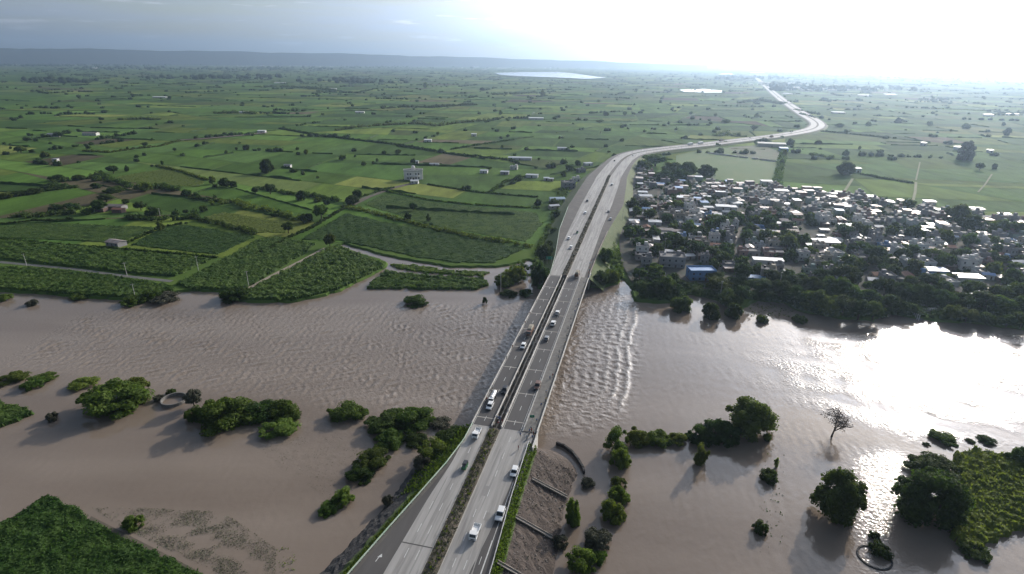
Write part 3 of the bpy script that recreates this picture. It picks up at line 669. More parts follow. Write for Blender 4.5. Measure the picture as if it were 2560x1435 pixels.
def cone(rows, side):
    last = [r_[-1] for r_ in rows]; m_ = MB(); pts = []
    top = last[0]
    fan = [last]
    tip = P_(BR0 + 3, 0)
    for k in range(1, 9):
        a = k / 8 * math.pi / 2; rr_ = [top]
        for p in last[1:]:
            v = Vector(p) - top; L = math.hypot(v.x, v.y); L2 = L * (1 - k / 8) + L * .55 * (k / 8)
            d = NV * side * math.cos(a) + DV * math.sin(a)
            rr_.append(Vector((top.x + d.x * L2, top.y + d.y * L2, p[2])))
        fan.append(rr_)
    for a, b_ in zip(fan[:-1], fan[1:]):
        if side > 0: m_.strip(a, b_)
        else: m_.strip(b_, a)
    # front face across the bridge width
    o = m_.build('embankment', M['rubble'] if side > 0 else mrk); o['kind'] = 'structure'
cone(rowsR, 1); cone(rowsL, -1)
m_ = MB(); m_.prism([P_(-25, -14).xy, P_(-25, 13).xy, P_(BR0 - .5, 14.4).xy, P_(BR0 - .5, -8.7).xy][::1], -2.5, 7.9)
o = m_.build('abutment_fill', M['conc_dark']); o['kind'] = 'structure'
m_ = MB(); m_.prism([P_(BR1 + .5, -8.7).xy, P_(BR1 + .5, 14.4).xy, P_(BR1 + 30, 14.4).xy, P_(BR1 + 30, -8.7).xy], -2.5, 7.9)
o = m_.build('abutment_fill', M['conc_dark']); o['kind'] = 'structure'

# ------------------------------------------------------------------ the bridge
bridge = empty('bridge', S((BR0 + BR1) / 2, 0, 0)); tag(bridge, 'twin deck concrete highway bridge crossing the muddy flooded river', 'bridge')
BI = bridge.matrix_basis.inverted() if False else None
bo = Vector(bridge.location)
def bpart(mb, name, m):
    mb.v = [tuple(Vector(v) - bo) for v in mb.v]; return mb.build(name, m, bridge)
def slab(u0, u1, z0, z1, s0=BR0, s1=BR1, mb=None):
    mb = mb or MB(); q_ = [S(s0, u0).xy, S(s0, u1).xy, S(s1, u1).xy, S(s1, u0).xy]; return mb.prism(q_, z0, z1)
deckm = mat('bridge_deck', (0.085, 0.080, 0.078), (0.062, 0.059, 0.058), scale=0.25, rough=0.75, detail=8, stretch=(1, 0.1, 1, R(13.2)))
L_DECK, R_DECK = (-9.0, -1.45), (1.75, 14.75)
for u0, u1 in (L_DECK, R_DECK):
    bpart(slab(u0, u1, 7.72, 8.02), 'deck', deckm)
    mb = MB()
    for k in range(4):
        c = u0 + (u1 - u0) * (k + .5) / 4; slab(c - .35, c + .35, 6.3, 7.71, mb=mb, s0=BR0 + .3, s1=BR1 - .3)
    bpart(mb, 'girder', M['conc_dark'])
NJ = 8; js = [BR0 + 5 + (BR1 - BR0 - 6) * k / NJ for k in range(NJ + 1)]
for k, s in enumerate(js):
    for u0, u1 in ((L_DECK[0] + .4, L_DECK[1] - .3), (R_DECK[0] + .5, 14.2)):
        bpart(slab(u0, u1, 8.021, 8.032, s - .22, s + .22), 'expansion_joint', M['conc'])
    for u0, u1 in ((L_DECK[0], L_DECK[1]), (R_DECK[0], R_DECK[1])):
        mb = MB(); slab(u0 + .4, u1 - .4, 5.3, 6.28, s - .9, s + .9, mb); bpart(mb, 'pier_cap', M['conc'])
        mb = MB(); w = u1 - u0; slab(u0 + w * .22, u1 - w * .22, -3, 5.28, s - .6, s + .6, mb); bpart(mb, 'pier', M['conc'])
parm = mat('parapet_concrete', (0.58, 0.56, 0.51), (0.42, 0.40, 0.37), scale=0.8, rough=0.85, detail=6)
for u, w, h in ((-8.88, .22, .8), (-1.62, .28, .85), (1.95, .3, .95), (14.6, .3, 1.0)):
    bpart(slab(u - w / 2, u + w / 2, 8.02, 8.02 + h), 'parapet', parm)
bpart(slab(9.3, 9.75, 8.02, 8.35), 'footpath_kerb', parm)
bpart(slab(9.76, 14.44, 8.02, 8.22), 'footpath', M['conc_dark'])
# handrails: a rail of round bars on posts
def handrail(u, s0=BR0, s1=BR1, z=8.2, name='handrail', h=1.0, step=2.4, m=None):
    mb = MB(); n = int((s1 - s0) / step)
    for k in range(n + 1): s = s0 + (s1 - s0) * k / n; p = S(s, u, z); mb.tube(p, p + Vector((0, 0, h)), .05, n=4)
    for zz in (h * .5, h): mb.tube(S(s0, u, z + zz), S(s1, u, z + zz), .05, n=4)
    return bpart(mb, name, m or parm)
handrail(9.9)
for s in np.arange(BR0 + 3, BR1 - 4, 9.5):
    for u in (-5.2, 5.7): bpart(slab(u - .08, u + .08, 8.021, 8.03, s, s + 3), 'lane_dash', M['paint'])
for a_, b_ in ((-8.5, -8.38), (8.7, 8.85), (2.5, 2.62)): bpart(slab(a_, b_, 8.021, 8.03), 'edge_line', M['paint'])
# water and gas pipes slung in the gap between the two decks
mb = MB(); mb.tube(S(BR0, -.3, 7.0), S(BR1, -.3, 7.0), .28, n=8); bpart(mb, 'pipe', M['conc_dark'])
# end walls of the near abutment, pale and bare on the right
mb = MB(); mb.prism([S(157, 14.62).xy, S(BR0, 14.62).xy, S(BR0, 15.0).xy, S(157, 15.0).xy], 1.0, 8.9); bpart(mb, 'wing_wall', parm)
mb = MB(); mb.prism([S(BR1, 14.62).xy, S(BR1 + 8, 14.62).xy, S(BR1 + 8, 15.0).xy, S(BR1, 15.0).xy], 1.0, 8.9); bpart(mb, 'wing_wall', parm)

# guard rails along the approaches
def guard_rail(s0, s1, f, label, m=None, h=0.85, step=3.2, double=True):
    m = m or M['metal_green']; g = empty('guard_rail', P_((s0 + s1) / 2, f((s0 + s1) / 2))); tag(g, label, 'guard rail', 'guard rails of the highway'); o_ = Vector(g.location)
    n = max(2, int((s1 - s0) / step)); pts = [P_(s0 + (s1 - s0) * k / n, f(s0 + (s1 - s0) * k / n)) - o_ for k in range(n + 1)]
    mb = MB()
    for a, b_ in zip(pts[:-1], pts[1:]):
        for zz in ((h, h * .6) if double else (h,)): mb.tube(a + Vector((0, 0, zz)), b_ + Vector((0, 0, zz)), .11, n=5)
    mb.build('rail', m, g); p0 = MB().box((0, 0, h / 2), (.14, .14, h + .1)).build('post', m, g); p0.location = pts[0]
    for p in pts[1:]: o = p0.copy(); col.objects.link(o); o.location = p
guard_rail(30, BR0, lambda s: lerp(T_LB, s) + .25, 'long pale green guard rail along the left edge of the near approach road')
guard_rail(30, BR0 - 6, lambda s: lerp(T_RB, s) - .1, 'grey guard rail along the right edge of the near approach road', M['steel'])
guard_rail(BR1, 500, lambda s: lerp(T_LB, s) + .3, 'pale green guard rail bending out left of the highway beyond the bridge')
guard_rail(BR1 + 8, 430, lambda s: lerp(T_RB, s) - .3, 'rusty brown guard rail on the town side of the highway beyond the bridge', mat('rail_rust', (.3, .22, .17), (.4, .33, .28), rough=.6))

# concrete drain chutes down the rubble slope, each a pair of kerbs with a channel floor
chm = mat('chute_concrete', (.30, .27, .23), (.17, .15, .13), scale=.8, rough=.9)
def chute(pa, pb, label):
    a, b_ = Vector(pa), Vector(pb); g = empty('drain_chute', a); tag(g, label, 'drain', 'concrete drain chutes on the rubble slope')
    d = (b_ - a); n = Vector((d.y, -d.x, 0)).normalized()
    for sgn in (-1, 1):
        mb = MB(); o_ = n * (.5 * sgn); w = n * .11; up = Vector((0, 0, .45))
        mb.add([o_ - w, o_ + w, d + o_ + w, d + o_ - w, o_ - w + up, o_ + w + up, d + o_ + w + up, d + o_ - w + up], [(0, 1, 2, 3), (7, 6, 5, 4), (4, 5, 1, 0), (5, 6, 2, 1), (6, 7, 3, 2), (7, 4, 0, 3)])
        mb.build('side_wall', chm, g)
    mb = MB(); w = n * .4; up = Vector((0, 0, .15)); mb.add([-w + up, w + up, d + w + up, d - w + up], [(0, 1, 2, 3)]); mb.build('channel', M['conc_dark'], g)
def slope_pt(s, t_, dz=.25): a = P_(s, lerp(T_RB, s)); c = P_(s, lerp(WR, s)); c.z = 0; p = a.lerp(c, t_); p.z += dz; return p
for (x0_, y0_), (x1_, y1_), lb in (((1330, 1198), (1418, 1244), 'upper of the three pale drain chutes, nearest the bridge'), ((1288, 1292), (1382, 1345), 'middle pale drain chute with a broken kerb on the rubble slope'), ((1245, 1406), (1330, 1455), 'lowest pale drain chute, cut by the photo\'s bottom edge')):
    def hit(x, y):
        best = None
        for s in np.arange(90, 165, .5):
            for t_ in np.arange(0, 1, .02):
                p = slope_pt(s, t_); q_ = proj(p); e_ = (q_[0] - x) ** 2 + (q_[1] - y) ** 2
                if best is None or e_ < best[0]: best = (e_, p)
        return best[1]
    chute(hit(x0_, y0_), hit(x1_, y1_), lb)
# low curved toe wall of dark stone at the water's edge
pts = [G(x, y, 1.0) for x, y in [(1392, 1106), (1410, 1113), (1430, 1128), (1446, 1148), (1458, 1168), (1460, 1178)]]
mb = MB()
for a, b_ in zip(pts[:-1], pts[1:]):
    d = (b_ - a); mb.box(((a.x + b_.x) / 2, (a.y + b_.y) / 2, 0.4), (d.length + .3, .7, 1.8), math.atan2(d.y, d.x))
tag(mb.build('toe_wall', mrk), 'curved dark stone wall at the waterline beside the bridge abutment', 'wall')
# ------------------------------------------------------------------ foliage
ICO = None
def ico():
    global ICO
    if ICO is None:
        b_ = bmesh.new(); bmesh.ops.create_icosphere(b_, subdivisions=1, radius=1.0)
        ICO = (np.array([v.co[:] for v in b_.verts]), np.array([[v.index for v in f.verts] for f in b_.faces])); b_.free()
    return ICO
def leafcloud(lobes, leaf, per, seed=0, core=0.72, cover=None):
    """lobes: array (n,4..6) x y z r [rz]; leaf quads over each lobe plus a rough inner core, all as quads"""
    r = np.random.RandomState(seed); L = np.asarray(lobes, float); n = len(L)
    rz = L[:, 4] if L.shape[1] > 4 else L[:, 3]
    idx = np.repeat(np.arange(n), per); m_ = len(idx)
    d = r.normal(size=(m_, 3)); d /= np.linalg.norm(d, axis=1)[:, None]; d[:, 2] = np.where(d[:, 2] < -0.35, -d[:, 2], d[:, 2])
    rad = r.uniform(.72, 1.22, m_)
    P = L[idx, :3] + d * np.stack([L[idx, 3], L[idx, 3], rz[idx]], 1) * rad[:, None]
    nrm = d + r.normal(size=(m_, 3)) * 0.55; nrm /= np.linalg.norm(nrm, axis=1)[:, None]
    a = np.cross(nrm, r.normal(size=(m_, 3))); a /= np.linalg.norm(a, axis=1)[:, None]; b_ = np.cross(nrm, a)
    s = (leaf * r.uniform(.6, 1.3, m_))[:, None]; s2 = s * r.uniform(.5, .9, m_)[:, None]
    V = np.stack([P - a * s - b_ * s2 * .3, P + b_ * -s2, P + a * s, P + b_ * s2], 1).reshape(-1, 3)
    F = np.arange(m_ * 4).reshape(-1, 4)
    if core:
        iv, jf = ico(); k = len(iv)
        CV = (iv[None] * r.uniform(.75, 1.05, (n, k, 1))) * np.stack([L[:, 3], L[:, 3], rz], 1)[:, None, :] * core + L[:, None, :3]
        CF = (jf[None] + (np.arange(n) * k)[:, None, None]).reshape(-1, 3) + len(V)
        # degenerate quads are avoided: triangles are kept apart and joined by the caller
        return V, F, CV.reshape(-1, 3), CF - len(V)
    return V, F, None, None
def cloud_obj(name, data, m, parent=None):
    V, F, CV, CF = data
    me = bpy.data.meshes.new(name); nv = len(V); nc = 0 if CV is None else len(CV)
    AV = V if CV is None else np.vstack([V, CV]); me.vertices.add(nv + nc); me.vertices.foreach_set('co', AV.astype(np.float32).ravel())
    loops = F.ravel() if CV is None else np.concatenate([F.ravel(), (CF + nv).ravel()])
    st_ = np.arange(len(F)) * 4
    if CV is not None: st_ = np.concatenate([st_, len(F) * 4 + np.arange(len(CF)) * 3])
    me.loops.add(len(loops)); me.loops.foreach_set('vertex_index', loops.astype(np.int32))
    me.polygons.add(len(st_)); me.polygons.foreach_set('loop_start', st_.astype(np.int32))
    me.materials.append(m); me.update(calc_edges=True)
    o = bpy.data.objects.new(name, me); col.objects.link(o)
    if parent: o.parent = parent
    return o
def crown_lobes(r, kind):
    L = []
    if kind == 'tree': n, cz, rz, rr_, lo, hi = 26, .62, .28, .70, .18, .34
    elif kind == 'bush': n, cz, rz, rr_, lo, hi = 22, .40, .32, .72, .18, .36
    elif kind == 'tall': n, cz, rz, rr_, lo, hi = 24, .54, .36, .62, .18, .34
    elif kind == 'banyan': n, cz, rz, rr_, lo, hi = 38, .44, .38, .76, .16, .32
    elif kind == 'full': n, cz, rz, rr_, lo, hi = 44, .52, .42, .74, .16, .30
    for i in range(n):
        a = r.uniform(0, 6.28); q_ = math.sqrt(r.uniform(.05, 1)) * rr_; z = r.uniform(-1, 1)
        q_ *= math.sqrt(max(.15, 1 - z * z * .8)) if z > -0.3 else .85
        s = r.uniform(lo, hi); L.append((q_ * math.cos(a), q_ * math.sin(a), cz + z * rz, s, s * .5 + .05))
    for i in range(9):
        a = r.uniform(0, 6.28); q_ = r.uniform(.6, .88); s = r.uniform(.10, .18); L.append((q_ * math.cos(a), q_ * math.sin(a), cz + r.uniform(-.75, .55) * rz, s, s * .5 + .03))
    return L
def make_tree(kind, seed, m, hi=True, name='tree'):
    r = random.Random(seed); e = empty(name, (0, -500, 0))
    L = crown_lobes(r, kind)
    per, leaf = (190, .055) if hi else (44, .12)
    zf = {'tree': 2.0, 'tall': 2.2, 'full': 2.1, 'banyan': 1.5, 'bush': 1.25}[kind]
    V, F, CV, CF = leafcloud([(a, b2, c * zf, s, q2 * zf) for a, b2, c, s, q2 in L], leaf, per, seed); V[:, 2] /= zf; CV[:, 2] /= zf
    cloud_obj('crown', (V, F, CV, CF), m, e)
    mb = MB(); h = {'tree': .5, 'bush': .25, 'tall': .4, 'banyan': .3, 'full': .3}[kind]
    mb.tube((0, 0, -.08), (.02, .01, h), .075 if kind != 'bush' else .05, .05, n=7)
    for k in range(5):
        a = k * 1.26 + r.uniform(-.3, .3); mb.tube((.01, 0, h * .7), (.4 * math.cos(a), .4 * math.sin(a), h + .22), .04, .015, n=5)
    mb.build('trunk', M['trunk'], e); return e
PROTO = {}
def proto(kind, leafk, hi, i):
    k = (kind, leafk, hi, i)
    if k not in PROTO: PROTO[k] = make_tree(kind, hash(kind) % 97 if False else sum(map(ord, kind + leafk)) + i * 13, M[leafk], hi, 'bush' if kind == 'bush' else 'tree')
    return PROTO[k]
def put_tree(px, py, w, h, kind='tree', leafk='leaf_dark', z=LAND_Z, hi=False, label=None, group=None, cat=None, submerged=0.0):
    g = G(px, py, z); s = ppm(g); dist = math.hypot(g.x, g.y); dep = math.atan2(CAM_H, dist)
    W_ = w / s / 2; Hh = max(.55 * W_, (h / s - W_ * math.sin(dep)) / math.cos(dep))
    p = proto(kind, leafk, hi, rnd.randrange(3))
    return stamp(p, (g.x, g.y + W_ * .3, z - submerged * Hh), rnd.uniform(0, 6.28), (W_, W_ * rnd.uniform(.9, 1.1), Hh), label, cat or ('bush' if kind == 'bush' else 'tree'), group)

D_, M_, L_, G_ = 'leaf_dark', 'leaf_mid', 'leaf_light', 'leaf_grey'
GN = 'trees and bushes standing in the near flood water'
NEARV = [  # x, y of base, width, height, kind, leaf, label
    (272, 1030, 150, 92, 'banyan', M_, 'largest rounded green tree in the flood water at left, sunlit on its right'),
    (330, 985, 60, 55, 'bush', L_, 'bright bush against the big rounded tree in the water'),
    (560, 1065, 130, 85, 'banyan', M_, 'broad bushy tree at the left end of the flooded clump'),
    (485, 1050, 45, 42, 'bush', M_, 'small round bush left of the broad flooded clump'),
    (640, 1045, 85, 52, 'bush', D_, 'dark bush in the middle of the flooded clump'),
    (708, 1045, 80, 55, 'bush', M_, 'bush at the right end of the flooded clump'),
    (692, 1085, 84, 48, 'bush', L_, 'light bush standing in front of the flooded clump'),
    (482, 1018, 42, 46, 'tree', G_, 'thin greyish bush beside the round walled well'),
    (425, 985, 24, 18, 'bush', D_, 'small dark bush behind the round walled well'),
    (395, 1000, 26, 18, 'bush', G_, 'grey bush left of the round walled well'),
    (20, 955, 62, 24, 'bush', L_, 'low light bush at the left edge, far side of the shallow water'),
    (78, 967, 52, 30, 'bush', M_, 'low bush second from the left edge in the shallow water'),
    (108, 950, 44, 16, 'bush', M_, 'flat bush behind the low left edge bushes'),
    (203, 966, 54, 30, 'bush', L_, 'low round bush between the left edge bushes and the big tree'),
    (865, 1048, 90, 36, 'bush', M_, 'low wide bush at the left end of the clump beside the bridge'),
    (960, 1072, 92, 52, 'banyan', D_, 'dark bush in the clump beside the bridge, second from its left'),
    (1040, 1066, 96, 58, 'banyan', M_, 'full round bush in the clump beside the bridge, farthest back'),
    (975, 1112, 72, 46, 'bush', M_, 'bush at the lower left of the clump beside the bridge'),
    (1035, 1108, 56, 32, 'bush', D_, 'small dark bush at the foot of the clump beside the bridge'),
    (1100, 1066, 50, 22, 'bush', G_, 'withered grey bush right of the clump beside the bridge'),
    (1135, 1108, 80, 46, 'bush', D_, 'dark bush touching the guard rail near the bridge end'),
    (1085, 1140, 70, 50, 'bush', M_, 'bush on the bank below the bridge end guard rail'),
    (1055, 1165, 40, 34, 'bush', G_, 'greyish bush on the dark stone bank'),
    (970, 1265, 28, 34, 'bush', G_, 'single pale bush at the foot of the dark stone bank'),
    (930, 1162, 78, 48, 'bush', M_, 'upper bush of the pair standing in the water left of the approach road'),
    (898, 1198, 62, 42, 'bush', D_, 'lower bush of the pair standing in the water left of the approach road'),
    (857, 1258, 54, 46, 'bush', L_, 'light round bush lowest left of the approach road'),
    (815, 1280, 46, 30, 'bush', M_, 'small bush beside the lowest light round bush'),
    (330, 1318, 46, 38, 'bush', L_, 'lone small bush on the dyke beside the bottom left crop'),
    (128, 1050, 30, 26, 'bush', G_, 'dark squat bush at the tip of the small left edge field'),
    (1540, 1130, 60, 66, 'tall', M_, 'tall bush at the left end of the flooded tree row right of the bridge'),
    (1552, 1168, 44, 56, 'bush', M_, 'bush below the left end of the right flooded tree row'),
    (1595, 1108, 56, 48, 'bush', L_, 'rounded bush second in the right flooded tree row'),
    (1645, 1108, 66, 46, 'bush', M_, 'wide bush third in the right flooded tree row'),
    (1695, 1108, 46, 34, 'bush', L_, 'small bush fourth in the right flooded tree row'),
    (1755, 1106, 60, 56, 'bush', D_, 'dark bush left of the pale upright bush'),
    (1805, 1104, 78, 62, 'banyan', D_, 'dense dark bush under the tall flooded tree'),
    (1880, 1088, 112, 100, 'full', M_, 'tall spreading tree at the right end of the flooded tree row'),
    (1752, 1162, 36, 58, 'tall', L_, 'pale upright bush in front of the flooded tree row'),
    (1917, 1100, 18, 20, 'bush', D_, 'tiny bush below the tall spreading flooded tree'),
    (1548, 1215, 36, 30, 'bush', L_, 'upper bush on the narrow flooded bund'),
    (1548, 1255, 46, 50, 'bush', L_, 'middle bush on the narrow flooded bund'),
    (1535, 1298, 60, 58, 'bush', M_, 'largest bush on the narrow flooded bund'),
    (1495, 1368, 60, 55, 'bush', G_, 'greyish bush on the lower end of the flooded bund'),
    (1455, 1425, 66, 62, 'bush', M_, 'bush at the bottom edge on the flooded bund'),
    (1500, 1405, 40, 35, 'bush', M_, 'small bush by the bottom edge bush on the flooded bund'),
    (1432, 1312, 32, 74, 'bush', M_, 'long low bush between the rubble slope and the bund'),
    (1470, 1215, 32, 26, 'bush', G_, 'scrubby low bush in the channel beside the toe wall'),
    (1400, 1365, 38, 34, 'bush', G_, 'grey green bush on the edge of the rubble slope'),
    (1925, 1202, 44, 38, 'bush', D_, 'dark round bush in the water centre right'),
    (1941, 1168, 14, 26, 'tall', L_, 'slender pale shrub beside the dark round bush'),
    (1902, 1330, 32, 36, 'bush', D_, 'solitary dark round bush nearest the bottom on open water'),
    (2100, 1300, 112, 128, 'full', M_, 'big leafy tree standing alone in the water at lower right'),
    (2205, 1388, 50, 40, 'bush', D_, 'ragged dark bush beside the flooded well ring'),
    (2188, 1345, 26, 22, 'bush', D_, 'small dark bush above the flooded well ring'),
    (2335, 1315, 140, 150, 'full', D_, 'great dark tree at the left side of the green island'),
    (2345, 1190, 110, 60, 'banyan', D_, 'dark tree behind the great dark tree of the island'),
    (2362, 1104, 56, 26, 'bush', M_, 'low bush in the glare beyond the green island'),
    (2428, 1104, 22, 8, 'bush', D_, 'tiny flat tuft in the glare beyond the island'),
    (2472, 1106, 36, 16, 'bush', D_, 'small dark bush in the glare, right of the tiny tuft'),
    (2318, 1112, 18, 10, 'bush', D_, 'small tuft of bush just off the island corner'),
    (2548, 1160, 46, 55, 'bush', M_, 'bush at the right edge behind the island'),
    (2445, 1392, 60, 36, 'bush', M_, 'bush trailing off the island\'s lower tip'),
    (1038, 760, 58, 28, 'bush', D_, 'oval dark bush alone in the river, left of the bridge'),
    (1212, 758, 14, 18, 'tall', D_, 'tiny dark snag in the river near the bridge'),
    (10, 750, 30, 22, 'bush', L_, 'bright bush at the left edge by the far shore'),
    (76, 762, 28, 18, 'bush', G_, 'brownish bush near the left edge by the far shore'),
    (197, 746, 38, 16, 'bush', M_, 'flat green bush off the far shore at left'),
    (325, 758, 56, 16, 'bush', M_, 'low submerged bush off the far shore'),
    (408, 752, 62, 28, 'bush', G_, 'brushy brown green clump off the far shore'),
    (372, 748, 50, 32, 'bush', M_, 'leafy clump on the far shore next to the brown one'),
    (585, 748, 72, 42, 'bush', D_, 'dark brown heap of brush at the foot of the sandy lane'),
    (1258, 712, 40, 34, 'bush', M_, 'bush at the inlet left of the far bridge end'),
    (1292, 700, 50, 46, 'bush', L_, 'bright bush in the inlet left of the far bridge end'),
    (1272, 738, 38, 20, 'bush', D_, 'small dark bush at the mouth of the inlet'),
    (1314, 738, 34, 22, 'bush', D_, 'dark bush nearest the deck at the far bridge end'),
    (1350, 712, 50, 66, 'tall', D_, 'tall dark tree against the far left bridge end'),
    (1362, 662, 46, 52, 'tree', D_, 'dark tree on the embankment left of the highway'),
    (1500, 712, 42, 44, 'bush', D_, 'dark bush right of the far bridge end'),
    (1528, 704, 38, 38, 'bush', M_, 'bush at the little cove right of the bridge'),
    (1515, 650, 36, 40, 'bush', M_, 'bush on the verge above the little cove'),
]
for x, y, w, h, kd, lf, lb in NEARV:
    zz = 1.0 if y < 730 else 0.0
    if (1040 < x < 1160 and 1090 < y < 1180): zz = 3.0
    if x == 1515: zz = 5
    put_tree(x, y + 2, w * (1.3 if kd == 'bush' and w > 30 else 1.16), h * 1.14, kd, lf, zz, True, lb, GN if y > 900 else 'bushes along the far shoreline', submerged=0.12 if kd != 'tree' else .02)
# the leafless tree
bt = empty('bare_tree', G(2078, 1092, 0)); tag(bt, 'dark leafless tree with spreading twigs, alone in the bright water', 'tree')
mb = MB(); r_ = random.Random(5)
def branch(p, d, L, rad, dep):
    q_ = p + d * L; mb.tube(p, q_, rad, rad * .65, n=5 if dep < 2 else 3, cap=False)
    if dep >= 6: return
    for k in range(3 if dep < 4 else 2):
        nd = (d + Vector((r_.uniform(-1, 1), r_.uniform(-1, 1), r_.uniform(-.45, .45))) * 1.0).normalized(); branch(q_, nd, L * r_.uniform(.62, .88), max(.05, rad * .62), dep + 1)
branch(Vector((0, 0, -.5)), Vector((.15, 0, 1)).normalized(), 3.0, .4, 0)
mb.build('branches', M['trunk'], bt)
V, F, _, _ = leafcloud([(r_.gauss(.6, 2.3), r_.gauss(0, 2.3), 7.6 + r_.gauss(0, 1.2), 1.6, 1.0) for _ in range(22)], .17, 75, 3, core=0)
cloud_obj('twigs', (V, F, None, None), mat('twig', (.07, .055, .05), (.11, .09, .08), rough=.9), bt)

FT = [(666, 431, 40, 33, 'banyan'), (531, 459, 18, 22), (560, 466, 32, 26), (583, 467, 20, 18), (638, 485, 20, 18), (674, 485, 34, 26), (753, 500, 28, 26), (794, 504, 22, 14), (816, 510, 20, 16), (802, 548, 42, 38), (765, 556, 40, 28),
      (880, 512, 36, 28), (893, 500, 28, 26), (720, 583, 32, 28), (824, 617, 30, 32), (508, 528, 24, 18), (484, 534, 18, 12), (464, 534, 18, 12), (464, 486, 24, 16), (488, 492, 22, 14), (765, 384, 13, 13), (745, 386, 11, 9), (743, 373, 9, 8),
      (856, 399, 20, 15), (888, 391, 7, 6), (615, 373, 20, 14), (591, 375, 8, 8), (565, 382, 10, 8), (599, 359, 8, 6), (757, 436, 12, 11), (733, 429, 24, 10), (794, 444, 9, 7), (909, 413, 14, 12), (933, 409, 8, 9), (943, 403, 8, 10),
      (145, 344, 26, 14), (89, 352, 12, 9), (66, 354, 16, 12), (50, 382, 28, 17), (79, 380, 14, 9), (110, 393, 26, 18), (26, 371, 8, 7), (220, 370, 13, 10), (362, 366, 18, 11), (319, 374, 8, 8), (341, 393, 12, 8), (360, 388, 12, 9), (436, 377, 10, 9),
      (281, 433, 34, 20), (317, 427, 12, 16), (380, 417, 10, 7), (406, 411, 8, 12), (141, 451, 45, 18), (127, 471, 56, 18), (81, 484, 42, 18), (40, 490, 34, 14), (12, 496, 34, 18), (194, 449, 34, 16), (242, 451, 30, 16), (238, 469, 30, 14),
      (356, 477, 46, 26), (283, 480, 54, 18), (410, 467, 22, 14), (465, 488, 26, 16), (137, 528, 40, 22), (174, 528, 34, 22), (247, 530, 40, 30), (263, 506, 46, 22), (313, 508, 20, 14), (350, 526, 34, 24), (380, 538, 44, 26), (402, 577, 24, 26, 'tall'), (172, 550, 20, 12), (215, 535, 24, 16), (330, 548, 30, 16),
      (961, 383, 16, 9), (995, 385, 18, 12), (1033, 405, 16, 11), (1255, 369, 9, 9), (1252, 345, 9, 6), (1270, 341, 10, 7), (1033, 526, 24, 20, 'tree'), (1019, 550, 22, 22), (1072, 554, 14, 20, 'tall'), (1078, 564, 12, 10), (1296, 451, 26, 18), (1223, 423, 18, 8), (1347, 401, 8, 8), (1345, 512, 20, 18), (1385, 512, 30, 20), (1256, 467, 16, 8),
      (1064, 218, 14, 14), (1356, 243, 12, 16), (1205, 225, 14, 8), (1515, 288, 14, 11), (1562, 288, 14, 10), (1500, 306, 24, 8), (1555, 318, 12, 8), (1251, 285, 12, 12), (1094, 338, 10, 9), (1497, 253, 10, 6), (1399, 345, 7, 7), (1555, 352, 14, 9), (1515, 366, 12, 8), (1522, 381, 10, 6), (1536, 389, 14, 8),
      (2117, 436, 48, 34, 'banyan'), (2115, 388, 18, 16), (2149, 373, 8, 10), (2415, 400, 40, 45, 'banyan'), (2518, 338, 20, 20), (1976, 362, 20, 18), (2047, 359, 20, 10), (2172, 313, 16, 11), (2247, 306, 20, 14), (2325, 313, 14, 12), (2416, 320, 22, 14), (2377, 329, 8, 7), (2138, 308, 12, 6), (2100, 316, 26, 10), (2451, 425, 24, 18), (2486, 422, 14, 16), (2194, 271, 10, 8), (2509, 313, 10, 10),
      (1885, 327, 18, 14), (1815, 306, 26, 10), (1776, 309, 10, 7), (1714, 345, 12, 8), (1727, 287, 10, 9), (1788, 292, 10, 9), (1892, 292, 18, 10), (1962, 390, 14, 18), (1955, 412, 14, 16), (1425, 425, 24, 18), (1445, 412, 20, 14), (1410, 440, 18, 16), (1392, 545, 22, 24), (1385, 590, 26, 24), (1372, 625, 24, 24)]
def zone(x, y):
    if y < 300: return 'on the far plain' + (' left of the long lake' if x < 1200 else ' near the far highway' if x < 2050 else ' in the haze at right')
    if x > 1940: return 'in the open fields behind the village'
    if x > 1480: return 'in the fields beyond the highway bend'
    if x > 1330: return 'beside the left edge of the highway'
    if y > 560: return 'at the corner of the flooded strip fields'
    if x > 940: return 'around the cream farmhouse fields'
    if x > 520: return ('by the ditch and bright strip fields' if y > 450 else 'left of the cream farmhouse')
    if y > 500: return 'around the farmstead hidden in trees'
    if y > 415: return 'in the bushy belt of the left fields'
    return 'scattered on the upper left plain'
SPEC = {(666, 431): 'great boxy dark banyan tree standing alone in the left fields', (2117, 436): 'big dark spreading tree in the field behind the village', (2415, 400): 'large reddish brown tree in the hazy right field', (402, 577): 'lone dark conical tree at the corner of the strip fields', (824, 617): 'tree at the fork of the flooded sandy lane'}
for it in FT:
    x, y, w, h = it[:4]; kd = it[4] if len(it) > 4 else rnd.choice(['tree', 'bush', 'bush'])
    lf = rnd.choice([D_, D_, M_]) if (x, y) != (2415, 400) else G_
    sz = 'small' if w < 12 else 'large' if w > 28 else 'medium'
    put_tree(x, y + 2, w, h * 1.1, kd, lf, LAND_Z, w > 30, SPEC.get((x, y), '%s dark %s %s' % (sz, 'tree' if kd != 'bush' else 'bushy tree', zone(x, y))), 'field trees of the plain', cat='tree')

